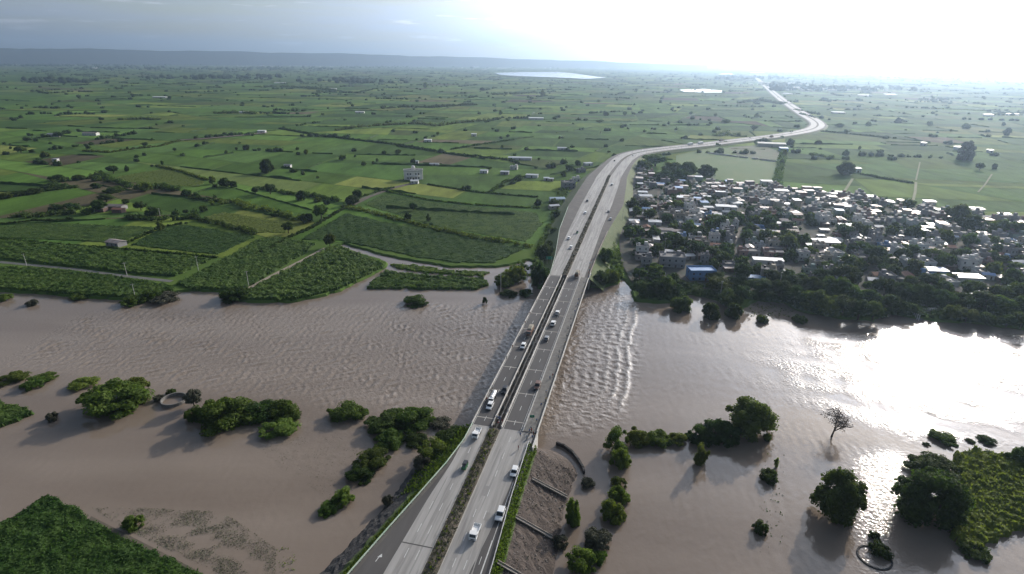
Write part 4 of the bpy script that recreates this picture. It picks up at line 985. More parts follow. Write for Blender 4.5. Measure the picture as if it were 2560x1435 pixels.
# hedges, each one a thing
for i, (pl, h, w, lb) in enumerate(HEDGES):
    P = GP(pl, LAND_Z); L = []; r_ = random.Random(i)
    dist = P[0].length; st_ = max(1.2, w * .38)
    for a, b_ in zip(P[:-1], P[1:]):
        n = max(1, int((b_ - a).length / st_)); nn = Vector(((b_ - a).y, -(b_ - a).x, 0)).normalized()
        for k in range(n):
            if r_.random() < .12: continue
            p = a.lerp(b_, k / n) + nn * r_.uniform(-.3, .3) * w; s = w * r_.uniform(.28, .5); hh = h * r_.uniform(.45, 1.25)
            L.append((p.x, p.y, LAND_Z + hh * .35, s, hh * .6))
    c0 = P[0]; La = np.array(L); La[:, 0] -= c0.x; La[:, 1] -= c0.y; La[:, 2] -= c0.z
    o = cloud_obj('hedge', leafcloud(La, 0.42 + dist * .0006, 34 if len(L) > 60 else 50, i), M[r_.choice([D_, D_, M_])]); o.location = c0
    tag(o, lb, 'hedge', 'hedges between the fields')

# farther trees of the plain, beyond counting
r_ = random.Random(99); L = []
def far_tree(x, y, s, k=3):
    for _ in range(k):
        q_ = s * r_.uniform(.5, .95); L.append((x + r_.uniform(-.7, .7) * s, y + r_.uniform(-.7, .7) * s, LAND_Z + q_ * .55, q_, q_ * r_.uniform(.7, 1.0)))
cnt = 0
while cnt < 2300:
    c, p, D = r_.choice(PARCELS)
    if abs(math.degrees(math.atan2(p[0], p[1]))) > 46 or D < 500 or D > 8500: continue
    if D < 900 and r_.random() < .55: continue
    i = r_.randrange(len(c)); a, b_ = c[i], c[(i + 1) % len(c)]; k = r_.random(); x, y = a[0] + (b_[0] - a[0]) * k, a[1] + (b_[1] - a[1]) * k
    q_ = proj((x, y, LAND_Z))
    if q_[0] > 1560 and q_[1] > 405: continue
    if abs(q_[0] - 1600) < 120 and q_[1] > 360: continue
    far_tree(x, y, r_.uniform(2.0, 5.5) * (1 + D / 9000)); cnt += 1
    if r_.random() < (.12 if D < 2500 else .3):            # a row or grove running along the field edge
        n = r_.randrange(4, 14); dl = math.hypot(b_[0] - a[0], b_[1] - a[1]) or 1
        for j in range(n):
            t_ = j * r_.uniform(7, 11); far_tree(x + (b_[0] - a[0]) / dl * t_, y + (b_[1] - a[1]) / dl * t_, r_.uniform(2.5, 5.5) * (1 + D / 9000), 2)
# dark belts of wood round the distant villages
for px_, py_, wd, n in ((120, 163, 420, 300), (470, 160, 300, 160), (690, 172, 260, 120), (330, 172, 300, 100), (980, 168, 300, 110), (1500, 170, 300, 60), (1850, 196, 160, 50), (2080, 225, 220, 60), (1960, 215, 80, 40), (150, 205, 160, 50), (560, 195, 260, 70), (880, 205, 200, 40)):
    for _ in range(n):
        g = G(px_ + r_.gauss(0, .35) * wd, py_ + r_.uniform(-3.5, 3.5), LAND_Z); far_tree(g.x, g.y, r_.uniform(10, 26), 2)
o = cloud_obj('distant_trees', leafcloud(np.array(L), 1.1, 9, 5, core=.92), M[D_]); o['kind'] = 'stuff'
print('far lobes', len(L))

# ------------------------------------------------------------------ standing crops near the water: a rough canopy with leaf tufts
def canopy(name, px, z0, h, res, m, tuft, dens, seed=1, rows=None, holes=0.0, border=None):
    P0 = GP(px, z0); P = []; rq = random.Random(seed)
    for a, b_ in zip(P0, P0[1:] + P0[:1]):
        n = max(1, int((b_ - a).length / 2.5))
        for k in range(n): p = a.lerp(b_, k / n); P.append(Vector((p.x + rq.uniform(-.8, .8), p.y + rq.uniform(-.8, .8), p.z)))
    xs_ = [p.x for p in P]; ys_ = [p.y for p in P]
    gx, gy = np.meshgrid(np.arange(min(xs_), max(xs_) + res, res), np.arange(min(ys_), max(ys_) + res, res))
    ins = inpoly(gx, gy, P)
    r = np.random.RandomState(seed)
    Z = z0 + h * np.clip(.75 + .35 * waves(gx, gy, 24, 2, 9, seed=seed, warp=1) + r.uniform(-.16, .16, gx.shape), .1, 1.5)
    if rows: Z += h * .22 * np.sin((gx * math.cos(rows) - gy * math.sin(rows)) * 2 * math.pi / 2.8)
    if holes: Z = np.where(waves(gx, gy, 14, 5, 16, seed=seed + 9, warp=1) > 1.2 - holes, z0 - .4, Z)
    er = ins.copy()
    for ax, s_ in ((0, 1), (0, -1), (1, 1), (1, -1)): er &= np.roll(ins, s_, ax)
    Z = np.where(er, Z, -.6); gx2 = gx + r.uniform(-.35, .35, gx.shape) * res; gy2 = gy + r.uniform(-.35, .35, gx.shape) * res
    ny_, nx_ = gx.shape; V = np.stack([gx2.ravel(), gy2.ravel(), Z.ravel()], 1)
    I_ = (np.arange(ny_ - 1)[:, None] * nx_ + np.arange(nx_ - 1)[None, :]); q_ = ins[:-1, :-1] & ins[1:, :-1] & ins[:-1, 1:] & ins[1:, 1:]
    I_ = I_[q_]; F = np.stack([I_, I_ + 1, I_ + nx_ + 1, I_ + nx_], 1)
    top = np.argwhere(er & (Z > z0 + .2 * h)); n = int(len(top) * res * res * dens)
    if n:
        k = top[r.randint(0, len(top), n)]; c = np.stack([gx2[k[:, 0], k[:, 1]], gy2[k[:, 0], k[:, 1]], Z[k[:, 0], k[:, 1]]], 1) + r.normal(size=(n, 3)) * [res * .5, res * .5, .12]
        a = r.normal(size=(n, 3)); a /= np.linalg.norm(a, axis=1)[:, None]; b_ = np.cross(a, r.normal(size=(n, 3))); b_ /= np.linalg.norm(b_, axis=1)[:, None]
        s_ = (tuft * r.uniform(.5, 1.3, n))[:, None]; TV = np.stack([c - a * s_, c - b_ * s_ * .45, c + a * s_, c + b_ * s_ * .45], 1).reshape(-1, 3)
        F = np.vstack([F, np.arange(n * 4).reshape(-1, 4) + len(V)]); V = np.vstack([V, TV])
    o = np_mesh(name, V, F, m); o['kind'] = 'stuff'; return o
CR = 'crop_field'
canopy(CR, [(-160, 668), (0, 667), (140, 674), (270, 690), (425, 713), (445, 727), (350, 744), (300, 746), (200, 740), (90, 730), (0, 726), (-160, 718)], LAND_Z, 1.9, 1.0, M['crop'], .55, 1.6, 1)
canopy(CR, [(-160, 596), (0, 602), (150, 613), (300, 627), (535, 648), (440, 694), (310, 684), (160, 667), (0, 650), (-160, 645)], LAND_Z, 2.0, 1.0, M['crop'], .55, 1.4, 2)
canopy(CR, [(640, 602), (700, 594), (790, 611), (770, 630), (618, 722), (560, 726), (480, 724), (436, 712), (480, 690), (560, 648)], LAND_Z, 1.7, .9, M['crop'], .5, 1.6, 3, rows=R(28), holes=.12)
canopy(CR, [(820, 620), (850, 616), (960, 660), (960, 668), (905, 697), (850, 724), (730, 752), (640, 752), (585, 748), (632, 718)], LAND_Z, 1.9, .9, M['crop'], .5, 1.8, 4, rows=R(28), holes=.22)
canopy(CR, [(90, 556), (400, 568), (300, 610), (150, 603), (-100, 592), (-100, 566), (0, 566)], LAND_Z, .8, 1.4, M['crop'], .5, .8, 5)
canopy(CR, [(405, 566), (470, 562), (645, 592), (545, 640), (320, 615)], LAND_Z, .8, 1.3, M['crop_dark'], .5, .8, 6, rows=R(110))
canopy(CR, [(745, 600), (862, 532), (1010, 564), (1320, 622), (1235, 660), (1130, 658), (1040, 645), (960, 628), (850, 604)], LAND_Z, .7, 1.5, M['crop_dark'], .5, .6, 7, rows=R(100))
canopy(CR, [(905, 512), (960, 484), (1100, 508), (1345, 532), (1362, 560), (1320, 608), (1100, 570), (1010, 545)], LAND_Z, .6, 1.6, M['crop'], .5, .6, 8)
canopy(CR, [(500, 545), (560, 530), (740, 560), (715, 585), (640, 583)], LAND_Z, .8, 1.3, M['leaf_light'], .5, .8, 9)
canopy(CR, [(258, 452), (300, 440), (420, 420), (520, 455), (500, 470), (380, 462)], LAND_Z, .6, 2.0, M['leaf_light'], .6, .4, 10)
# half drowned patch between the inlet and the river
canopy('reeds', [(910, 722), (962, 676), (1010, 684), (1100, 690), (1215, 698), (1226, 714), (1195, 725), (1050, 726)], 0.1, 1.7, .9, M['crop'], .5, 2.2, 11, holes=.45)
canopy('reeds', [(965, 660), (1050, 664), (1130, 676), (1230, 680), (1210, 694), (1100, 686), (1000, 676)], 0.1, 1.2, .9, M['leaf_mid'], .5, 1.6, 12, holes=.75)
# bottom left field, small left field, the island
lf1 = [(-320, 1470), (-200, 1400), (0, 1312), (95, 1252), (125, 1240), (150, 1246), (230, 1296), (330, 1350), (420, 1395), (560, 1470), (560, 1600), (-320, 1600)]
canopy(CR, lf1, 0.1, 1.1, .5, M['crop_dark'], .42, 7, 13)
canopy(CR, [(-160, 1000), (0, 1003), (60, 1020), (92, 1034), (0, 1073), (-160, 1135)], 0.1, 1.5, .6, M['crop'], .4, 4, 14)
canopy('reeds', [(2372, 1132), (2440, 1128), (2560, 1150), (2680, 1160), (2680, 1330), (2560, 1330), (2500, 1345), (2450, 1388), (2372, 1345), (2392, 1260), (2400, 1200)], 0.1, 2.4, .6, M['leaf_light'], .5, 4.5, 15)
dyke = MB(); A_ = GP([(228, 1290), (330, 1342), (440, 1398), (560, 1462), (700, 1540)], .35); B_ = GP([(222, 1299), (322, 1352), (428, 1408), (545, 1472), (680, 1550)], .35)
o = dyke.strip(B_, A_).build('earth_dyke', M['soil']); o['kind'] = 'structure'
# sandy lanes of the flooded corner
def lane(px, w, z, m): 
    P = GP(px, z); A_, B_ = [], []
    for i, p in enumerate(P):
        d = (P[min(i + 1, len(P) - 1)] - P[max(0, i - 1)]).normalized(); n = Vector((d.y, -d.x, 0)) * w / 2; A_.append(p + n); B_.append(p - n)
    o = MB().strip(A_, B_).build('path', m); o['kind'] = 'structure'
sand = mat('sandy_track', (0.30, 0.255, 0.20), (0.20, 0.17, 0.13), scale=.3, rough=.95, detail=8)
lane([(622, 722), (700, 680), (760, 650), (815, 620)], 4.5, LAND_Z + .08, sand)
lane([(430, 703), (330, 692), (180, 672), (0, 655), (-160, 648)], 3.4, LAND_Z + .08, mat('wet_track', (.16, .15, .13), (.10, .10, .085), scale=.2, rough=.5))
lane([(440, 350), (500, 347), (580, 340), (670, 331)], 9, LAND_Z + 1.6, mat('canal_earth', (.15, .105, .09), (.11, .085, .07), scale=.1, rough=.95))
pale = mat('pale_grass', (.15, .17, .075), (.19, .19, .10), scale=.1, rough=.95); lane([(2132, 446), (2118, 468), (2104, 490)], 2.6, LAND_Z + .9, pale); lane([(2290, 455), (2288, 480), (2283, 500)], 2.6, LAND_Z + .9, pale); lane([(2300, 405), (2290, 450)], 1.6, LAND_Z + .9, pale); lane([(2480, 435), (2462, 462), (2445, 480)], 1.6, LAND_Z + .9, pale)
lane([(1045, 455), (980, 470), (920, 492), (880, 512)], 7, LAND_Z + .5, M['soil'])
# drowned weeds in the shallows: thin tufts just breaking the surface
def tufts(name, px, n, s, m, seed, clump=1.0):
    P = GP(px, 0); r = np.random.RandomState(seed); xs_ = [p.x for p in P]; ys_ = [p.y for p in P]
    c = np.stack([r.uniform(min(xs_), max(xs_), n * 4), r.uniform(min(ys_), max(ys_), n * 4)], 1)
    ok = inpoly(c[:, 0], c[:, 1], P) & (waves(c[:, 0], c[:, 1], 16, 3, 14, seed=seed, warp=1) > clump * r.uniform(-.8, 1, n * 4)); c = c[ok][:n]; n = len(c)
    c = np.column_stack([c, r.uniform(0, .15, n)]); a = r.normal(size=(n, 3)); a[:, 2] = np.abs(a[:, 2]) * .5; a /= np.linalg.norm(a, axis=1)[:, None]; b_ = np.cross(a, r.normal(size=(n, 3))); b_ /= np.linalg.norm(b_, axis=1)[:, None]
    s_ = (s * r.uniform(.4, 1.3, n))[:, None]; TV = np.stack([c - a * s_ * .3, c - b_ * s_ * .3, c + a * s_, c + b_ * s_ * .3], 1).reshape(-1, 3)
    o = np_mesh(name, TV, np.arange(n * 4).reshape(-1, 4), m); o['kind'] = 'stuff'
tufts('drowned_weeds', [(230, 1270), (330, 1268), (560, 1280), (690, 1370), (690, 1440), (560, 1440), (420, 1375), (300, 1315)], 11000, .24, mat('weed', (.085, .10, .045), (.13, .135, .08), scale=.2, rough=.9), 31, .6)
tufts('drowned_weeds', [(640, 1095), (900, 1090), (930, 1130), (880, 1230), (820, 1250), (680, 1160)], 1600, .2, bpy.data.materials['weed'], 32)
tufts('drowned_weeds', [(690, 1370), (740, 1370), (740, 1430), (700, 1435)], 60, .5, M[L_], 33)
tufts('drowned_weeds', [(1905, 1100), (1960, 1130), (1955, 1350), (1925, 1400), (1900, 1380), (1900, 1250)], 160, .55, M[D_], 34)
tufts('drowned_weeds', [(1870, 755), (1985, 765), (2000, 795), (1880, 795)], 260, .9, M[M_], 35)
# verge grass and median weeds
def verge(name, s0, s1, f0, f1, n, h, m, seed, zoff=0.1, rows=None, tl=None, tw=None, side=1):
    r = np.random.RandomState(seed); C = []
    for _ in range(n):
        s = r.uniform(s0, s1)
        if rows is None: C.append(P_(s, r.uniform(f0(s), f1(s)), zoff))
        else:
            a = P_(s, lerp(tl, s), 0); c = P_(s, lerp(tw, s)); c.z = 0; C.append(a.lerp(c, r.uniform(*rows)) + Vector((0, 0, zoff)))
    c = np.array([v[:] for v in C]); a = r.normal(size=(n, 3)); a[:, 2] = np.abs(a[:, 2]) + .4; a /= np.linalg.norm(a, axis=1)[:, None]; b_ = np.cross(a, r.normal(size=(n, 3))); b_ /= np.linalg.norm(b_, axis=1)[:, None]
    s_ = (h * r.uniform(.4, 1.4, n))[:, None]; TV = np.stack([c, c - b_ * s_ * .25 + a * s_ * .5, c + a * s_, c + b_ * s_ * .25 + a * s_ * .5], 1).reshape(-1, 3)
    o = np_mesh(name, TV, np.arange(n * 4).reshape(-1, 4), m); o['kind'] = 'stuff'
verge('verge_grass', 20, 160, None, None, 8000, .65, M[M_], 41, rows=(.0, .16), tl=T_RB, tw=WR)
verge('verge_grass', 20, 160, None, None, 500, .6, M[G_], 42, rows=(.2, .95), tl=T_RB, tw=WR)
verge('verge_grass', 20, 166, None, None, 6000, .7, M[M_], 43, rows=(.0, .2), tl=T_LB, tw=WL)
verge('verge_grass', 132, 166, None, None, 1800, .9, M[M_], 44, rows=(.2, .8), tl=T_LB, tw=WL)
verge('median_weeds', 20, BR0 - 2, lambda s: -1.8, lambda s: 1.6, 3200, .55, M[G_], 45, .35)
verge('median_weeds', 20, BR0 - 2, lambda s: -1.4, lambda s: 1.2, 700, .9, M[M_], 46, .35)
verge('median_weeds', BR1 + 2, 670, lambda s: -1.4, lambda s: 1.4, 2600, .8, M[G_], 47, .35)
# weathered stones lying on the rubble slope
r_ = np.random.RandomState(50); iv, jf = ico(); n = 520; Vs = []
for k in range(n):
    s = r_.uniform(60, 160); a = P_(s, lerp(T_RB, s), 0); c = P_(s, lerp(WR, s)); c.z = 0; p = a.lerp(c, r_.uniform(.18, .98)); z_ = r_.uniform(.12, .34)
    Vs.append(iv * r_.uniform(.6, 1.3, (len(iv), 1)) * z_ * [1, 1, .6] + np.array(p[:]))
V = np.concatenate(Vs); F = (jf[None] + (np.arange(n) * len(iv))[:, None, None]).reshape(-1, 3)
o = np_mesh('stones', V, F, mat('stone', (.24, .21, .18), (.10, .09, .08), scale=1.1, rough=.95)); o['kind'] = 'stuff'
# flooded wells: one masonry ring half under water by each tree group
def ring(px, py, rx, ry, label, m, h=.6):
    g = G(px, py, 0); s = ppm(g); rad = rx / s; e = empty('well', g); tag(e, label, 'well'); mb = MB(); n = 26; V0 = []
    mb2 = []
    A_, B_, C_, D2 = [], [], [], []
    for k in range(n + 1):
        t_ = k / n * 2 * math.pi; c, s2 = math.cos(t_), math.sin(t_)
        A_.append((rad * c, rad * s2, -.5)); B_.append((rad * c, rad * s2, h)); C_.append(((rad - .5) * c, (rad - .5) * s2, h)); D2.append(((rad - .5) * c, (rad - .5) * s2, -.5))
    mb.strip(B_, A_).strip(C_, B_).strip(D2, C_); mb.build('well_wall', m, e); return e
ring(2186, 1394, 40, 24, 'thin round well ring rising from the flood water at lower right', mrk, .25)
ring(436, 1003, 30, 12, 'round stone well wall in the flood water among the left bushes', M['conc_dark'], 1.3)
# ------------------------------------------------------------------ houses
wallm = {k: mat('wall_' + k, c, tuple(x * .75 for x in c), scale=.6, rough=.9, detail=6) for k, c in
         dict(white=(.60, .59, .57), grey=(.27, .26, .26), cream=(.38, .34, .27), blue=(.13, .25, .44), brick=(.17, .11, .09), pink=(.32, .21, .19), mint=(.26, .33, .29)).items()}
roofc = mat('roof_concrete', (.21, .205, .20), (.12, .115, .11), scale=.5, rough=.85, detail=8)
tin = mat('tin_roof', (.36, .37, .38), (.24, .24, .24), scale=.4, rough=.5, metal=.6, detail=6, rand=.2)
tin_rusty = mat('tin_roof_rusty', (.20, .15, .12), (.34, .30, .27), scale=.5, rough=.5, metal=.35, detail=7, rand=.2)
tin_blue = mat('tin_roof_blue', (.10, .19, .36), (.14, .25, .42), scale=.5, rough=.45, rand=.2)
tile = mat('tile_roof', (.24, .11, .07), (.15, .08, .055), scale=1, rough=.9, rand=.2)
dark = mat('opening', (.03, .03, .035), rough=.4)
door_m = mat('door_wood', (.10, .07, .05), rough=.7); tankm = mat('tank_plastic', (.02, .02, .02), rough=.5); tankw = mat('tank_white', (.6, .6, .6), rough=.6)
def windows(e, w, d, h, floors=1, wm=dark):
    for fl in range(floors):
        z = 1.7 + fl * 3.1; n = max(1, int(w / 3.5))
        for k in range(n):
            x = -w / 2 + w * (k + .5) / n
            if fl == 0 and k == n // 2: continue
            MB().box((x, -d / 2 - .02, z), (1.1, .1, 1.2)).build('window', wm, e)
        MB().box((-w / 2 - .02, 0, z), (.1, 1.1, 1.2)).build('window', wm, e)
    MB().box((-w / 2 + w * (max(1, int(w / 3.5)) // 2 + .5) / max(1, int(w / 3.5)), -d / 2 - .03, 1.05), (1.1, .12, 2.1)).build('door', door_m, e)
def flat_house(w, d, floors, wk, tank=0, head=True, rm=None):
    e = empty('house', (0, -600, 0)); h = 3.2 * floors; wm_ = wallm[wk]
    MB().box((0, 0, h / 2 - .5), (w, d, h + 1)).build('wall', wm_, e)
    rf = MB().box((0, 0, h + .06), (w + .5, d + .5, .12)).build('roof', rm or roofc, e)
    mb = MB()
    for sx, sy, lx, ly in ((0, 1, w + .5, .18), (0, -1, w + .5, .18), (1, 0, .18, d + .14), (-1, 0, .18, d + .14)): mb.box((sx * (w / 2 + .16), sy * (d / 2 + .16), h + .5), (lx, ly, .76))
    mb.build('parapet', wm_, e)
    if head: MB().box((w * .28, d * .24, h + 1.35), (2.6, 2.8, 2.46)).build('stair_head', wm_, e)
    if tank: MB().tube((-w * .28, d * .2, h + .13), (-w * .28, d * .2, h + 1.5), .75, n=10).build('water_tank', tankm if tank == 1 else tankw, e)
    if floors > 1: MB().box((0, -d / 2 - .75, 3.2), (w * .8, 1.3, .15)).build('balcony', wm_, e)
    windows(e, w, d, h, floors); return e
def gable_house(w, d, h, wk, rm, pitch=.28):
    e = empty('house', (0, -600, 0)); wm_ = wallm[wk]; r_ = d / 2 * pitch; mb = MB()
    mb.box((0, 0, h / 2 - .5), (w, d, h + 1))
    for sx in (-1, 1): mb.add([(sx * w / 2, -d / 2, h), (sx * w / 2, d / 2, h), (sx * w / 2, 0, h + r_)], [(0, 1, 2) if sx > 0 else (2, 1, 0)])
    mb.build('wall', wm_, e); o_ = .5; t_ = .1
    mb = MB(); A_ = [(-w / 2 - o_, -d / 2 - o_, h - o_ * pitch + .02), (w / 2 + o_, -d / 2 - o_, h - o_ * pitch + .02), (w / 2 + o_, 0, h + r_ + .02), (-w / 2 - o_, 0, h + r_ + .02)]
    for sg in (1, -1):
        P = [(x, y * sg, z) for x, y, z in A_]; Q = [(x, y, z + t_) for x, y, z in P]; F = [(3, 2, 1, 0), (4, 5, 6, 7), (0, 1, 5, 4), (1, 2, 6, 5), (2, 3, 7, 6), (3, 0, 4, 7)]
        mb.add(P + Q, F if sg > 0 else [f[::-1] for f in F])
    mb.build('roof', rm, e); windows(e, w, d, h, 1); return e
def shed_house(w, d, h, wk, rm, slope_=.12):
    e = empty('shed', (0, -600, 0)); mb = MB(); z1, z2 = h, h + d * slope_; x, y = w / 2, d / 2
    mb.add([(-x, -y, -1), (x, -y, -1), (x, y, -1), (-x, y, -1), (-x, -y, z1), (x, -y, z1), (x, y, z2), (-x, y, z2)], [(3, 2, 1, 0), (4, 5, 6, 7), (0, 1, 5, 4), (1, 2, 6, 5), (2, 3, 7, 6), (3, 0, 4, 7)])
    mb.build('wall', wallm[wk], e); x += .4; y += .4; dz = .06
    MB().add([(-x, -y, z1 + dz), (x, -y, z1 + dz), (x, y, z2 + dz), (-x, y, z2 + dz), (-x, -y, z1 + dz + .1), (x, -y, z1 + dz + .1), (x, y, z2 + dz + .1), (-x, y, z2 + dz + .1)], [(3, 2, 1, 0), (4, 5, 6, 7), (0, 1, 5, 4), (1, 2, 6, 5), (2, 3, 7, 6), (3, 0, 4, 7)]).build('roof', rm, e)
    MB().box((0, -d / 2 - .03, 1.1), (1.4, .1, 2.2)).build('door', door_m, e); return e
HP = [  # prototype, words for it, weight
    (flat_house(9, 8, 1, 'white', 1), 'white flat roofed house', 6), (flat_house(10, 8, 2, 'white', 2), 'white two storey flat roofed house', 5),
    (flat_house(9, 9, 1, 'grey', 1, False), 'grey flat roofed house', 8), (flat_house(9, 8, 2, 'cream', 1), 'cream two storey house', 4),
    (flat_house(8, 7, 1, 'pink', 0), 'pink flat roofed house', 2), (flat_house(9, 7, 1, 'mint', 1), 'pale green flat roofed house', 2), (flat_house(8, 8, 2, 'grey', 1), 'grey two storey house', 4),
    (flat_house(8, 7, 1, 'blue', 2), 'blue walled flat roofed house', 2),
    (gable_house(10, 7, 3, 'grey', tin), 'grey house under a ridged tin roof', 4), (gable_house(9, 7, 3, 'brick', tin_rusty), 'brick house under a rusty ridged roof', 8),
    (gable_house(9, 7, 3, 'cream', tile), 'cream house under a red tiled roof', 3), (gable_house(9, 6, 3, 'white', tin_blue), 'white house under a blue sheet roof', 3),
    (shed_house(9, 5, 2.6, 'grey', tin), 'low shed with a shiny tin roof', 5), (shed_house(7, 5, 2.4, 'brick', tin_rusty, .08), 'low brick shed with a rusty roof', 8), (shed_house(13, 5, 2.8, 'white', tin, .06), 'long white shed with a shiny roof', 2)]
TOWN = [(1598, 424), (1640, 432), (1700, 448), (1760, 455), (1830, 458), (1900, 468), (1950, 468), (2020, 480), (2100, 486), (2210, 498), (2290, 512), (2340, 526), (2450, 540), (2560, 552), (2680, 568), (2700, 790), (2560, 770), (2420, 765), (2300, 745), (2150, 728), (1980, 715), (1860, 712), (1760, 715), (1690, 705), (1620, 692), (1590, 665), (1565, 610), (1572, 560), (1585, 500)]
tg = sheet('town_ground', [(1585, 424)] + TOWN[1:16] + [(2720, 812), (2560, 808), (2420, 792), (2300, 776), (2200, 772), (2100, 775), (2010, 760), (1960, 742), (1880, 735), (1760, 722), (1700, 716), (1620, 728), (1590, 722), (1570, 690), (1552, 650), (1548, 600), (1560, 540)], LAND_Z + .9, mat('town_earth', (.085, .076, .068), (.03, .042, .024), scale=.09, rough=.95, detail=10, c3=(.055, .055, .043)))
TP = GP(TOWN, LAND_Z + .9)
# the special buildings
def put_house(proto_, px, py, rz, sc, label, group=None, cat='house', z=LAND_Z + .3): g = G(px, py, z); return stamp(proto_, g, rz, sc, label, cat, group)
KEEP = []
def keep(px, py, r, z=LAND_Z + 1): g = G(px, py, z); KEEP.append((g.x, g.y, r)); return g
bl = flat_house(15, 9, 2, 'blue', 0, False, tin_blue); keep(1750, 696, 13); put_house(bl, 1750, 697, R(2), (1.05, 1, 1.0), 'large bright blue building facing the river at the town\'s near edge', cat='building')
gl = flat_house(16, 11, 2, 'grey', 2, True); keep(1678, 662, 15); put_house(gl, 1678, 664, R(-8), (1, 1, 1.1), 'large pale grey two storey building with a terrace, left part of the town', cat='building')
yl = flat_house(16, 7, 1, 'cream', 0, False); keep(1603, 607, 10); put_house(yl, 1603, 612, R(-4), (1, 1, 1), 'long pale yellow building at the town\'s highway side', cat='building')
wl = shed_house(19, 5.5, 3.4, 'white', tin, .05); keep(1915, 655, 14); put_house(wl, 1918, 660, R(-9), (1, 1, 1), 'long gleaming white roofed hall in the middle of the town', cat='building')
sl_ = shed_house(15, 7, 4, 'white', tin, .05); keep(2415, 702, 14); put_house(sl_, 2417, 705, R(-6), (1, 1, 1), 'wide glaring silver roofed hall near the river at right', cat='building')
for x, y, s_, lb in ((2060, 577, .8, 'upper gleaming white shed of the walled compound'), (2051, 590, .6, 'small gleaming shed on the left of the walled compound'), (2040, 603, .8, 'bright white shed at the compound corner'), (2086, 604, 1.1, 'brightest broad white shed of the walled compound'), (2068, 614, 1.6, 'long white front building of the walled compound'), (2118, 573, 1.5, 'long pale shed stepping down behind the compound'), (2322, 508, 1.15, 'glaring white shed on the field edge of the town'), (2440, 527, 1.2, 'biggest glaring white shed on the field edge at right'), (2510, 541, 1.15, 'long glaring shed on the field edge near the right border'), (2224, 508, 1.1, 'white shed standing end-on at the field edge'), (1915, 458, 1.4, 'bright white shed by the end of the playing field'), (1952, 483, 1.5, 'long bright shed just behind the playing field'), (1805, 522, 1.4, 'bright white shed with a blue tinge, upper left of the town'), (1824, 523, 1.3, 'bright white shed beside the bluish one'), (1770, 522, 1.0, 'small bright white shed in the upper left of the town'), (1613, 496, 1.4, 'pale blue grey shed nearest the highway'), (1606, 484, 1.1, 'smaller white shed nearest the highway'), (1636, 560, 1.2, 'white roofed shed near the highway, mid height'), (1585, 556, 1.0, 'small white L shaped shed by the highway service road')):
    keep(x, y, 6 + 4 * s_); put_house(HP[14][0], x, y + 3, R(-6) if s_ != 1.1 else R(70 if x == 2224 else -4), (s_ * .66, s_ * 1.0, s_ * 1.0), lb, 'gleaming white sheds of the town')
bm_ = shed_house(9, 6, 2.8, 'blue', tin_blue, .1); keep(2337, 682, 8); put_house(bm_, 2337, 684, R(-5), (1.4, 1, 1), 'blue sheet roofed shed among the riverside trees at right'); keep(1888, 700, 6); put_house(bm_, 1890, 702, R(-12), (1.1, .7, .9), 'thin blue awning like shed among the riverside trees')
# ordinary houses on jittered streets
r_ = random.Random(11); SP = 10.0; ta = R(8); allp = []
streets = [(1640, 440, 1660, 690), (1880, 470, 1830, 700), (2010, 490, 1985, 700), (2230, 520, 2160, 720), (2400, 560, 2390, 740)]
SG = [(G(a, b_, 2), G(c, d, 2)) for a, b_, c, d in streets]
def dseg(p, a, b_): d = (b_ - a).xy; t_ = max(0, min(1, (p - a.xy).dot(d) / d.dot(d))); return (a.xy + d * t_ - p).length
for i in range(-90, 91):
    for j in range(-90, 91):
        x0_, y0_ = 330 + i * SP, 560 + j * SP * .9
        x = x0_ + r_.uniform(-2.4, 2.4); y = y0_ + r_.uniform(-2.2, 2.2)
        if x < 60 or y < 150: continue
        if not inpoly(np.array([x]), np.array([y]), TP)[0]: continue
        p = Vector((x, y))
        if any(math.hypot(x - a, y - b_) < c + 2.5 for a, b_, c in KEEP): continue
        if any(dseg(p, a, b_) < 2.6 for a, b_ in SG): continue
        allp.append((x, y))
print('town spots', len(allp))
allp.sort(key=lambda p: math.hypot(*p)); REST = []
def tzone(x, y):
    q_ = proj((x, y, 2)); fx, fy = q_
    k = inpoly(np.array([x]), np.array([y]), TP)[0]
    col_ = 'near highway' if fx < 1780 else 'left centre' if fx < 1960 else 'centre' if fx < 2130 else 'right centre' if fx < 2320 else 'far right'
    top = 430 + (fx - 1600) * .115; bot = 690 + (fx - 1600) * .085; t_ = (fy - top) / (bot - top)
    row = 'field edge of town' if t_ < .27 else 'upper town' if t_ < .5 else 'lower town' if t_ < .74 else 'river side of town'
    return row + ', ' + col_
nh = nt_ = 0; extra = []
wts = [h[2] for h in HP]
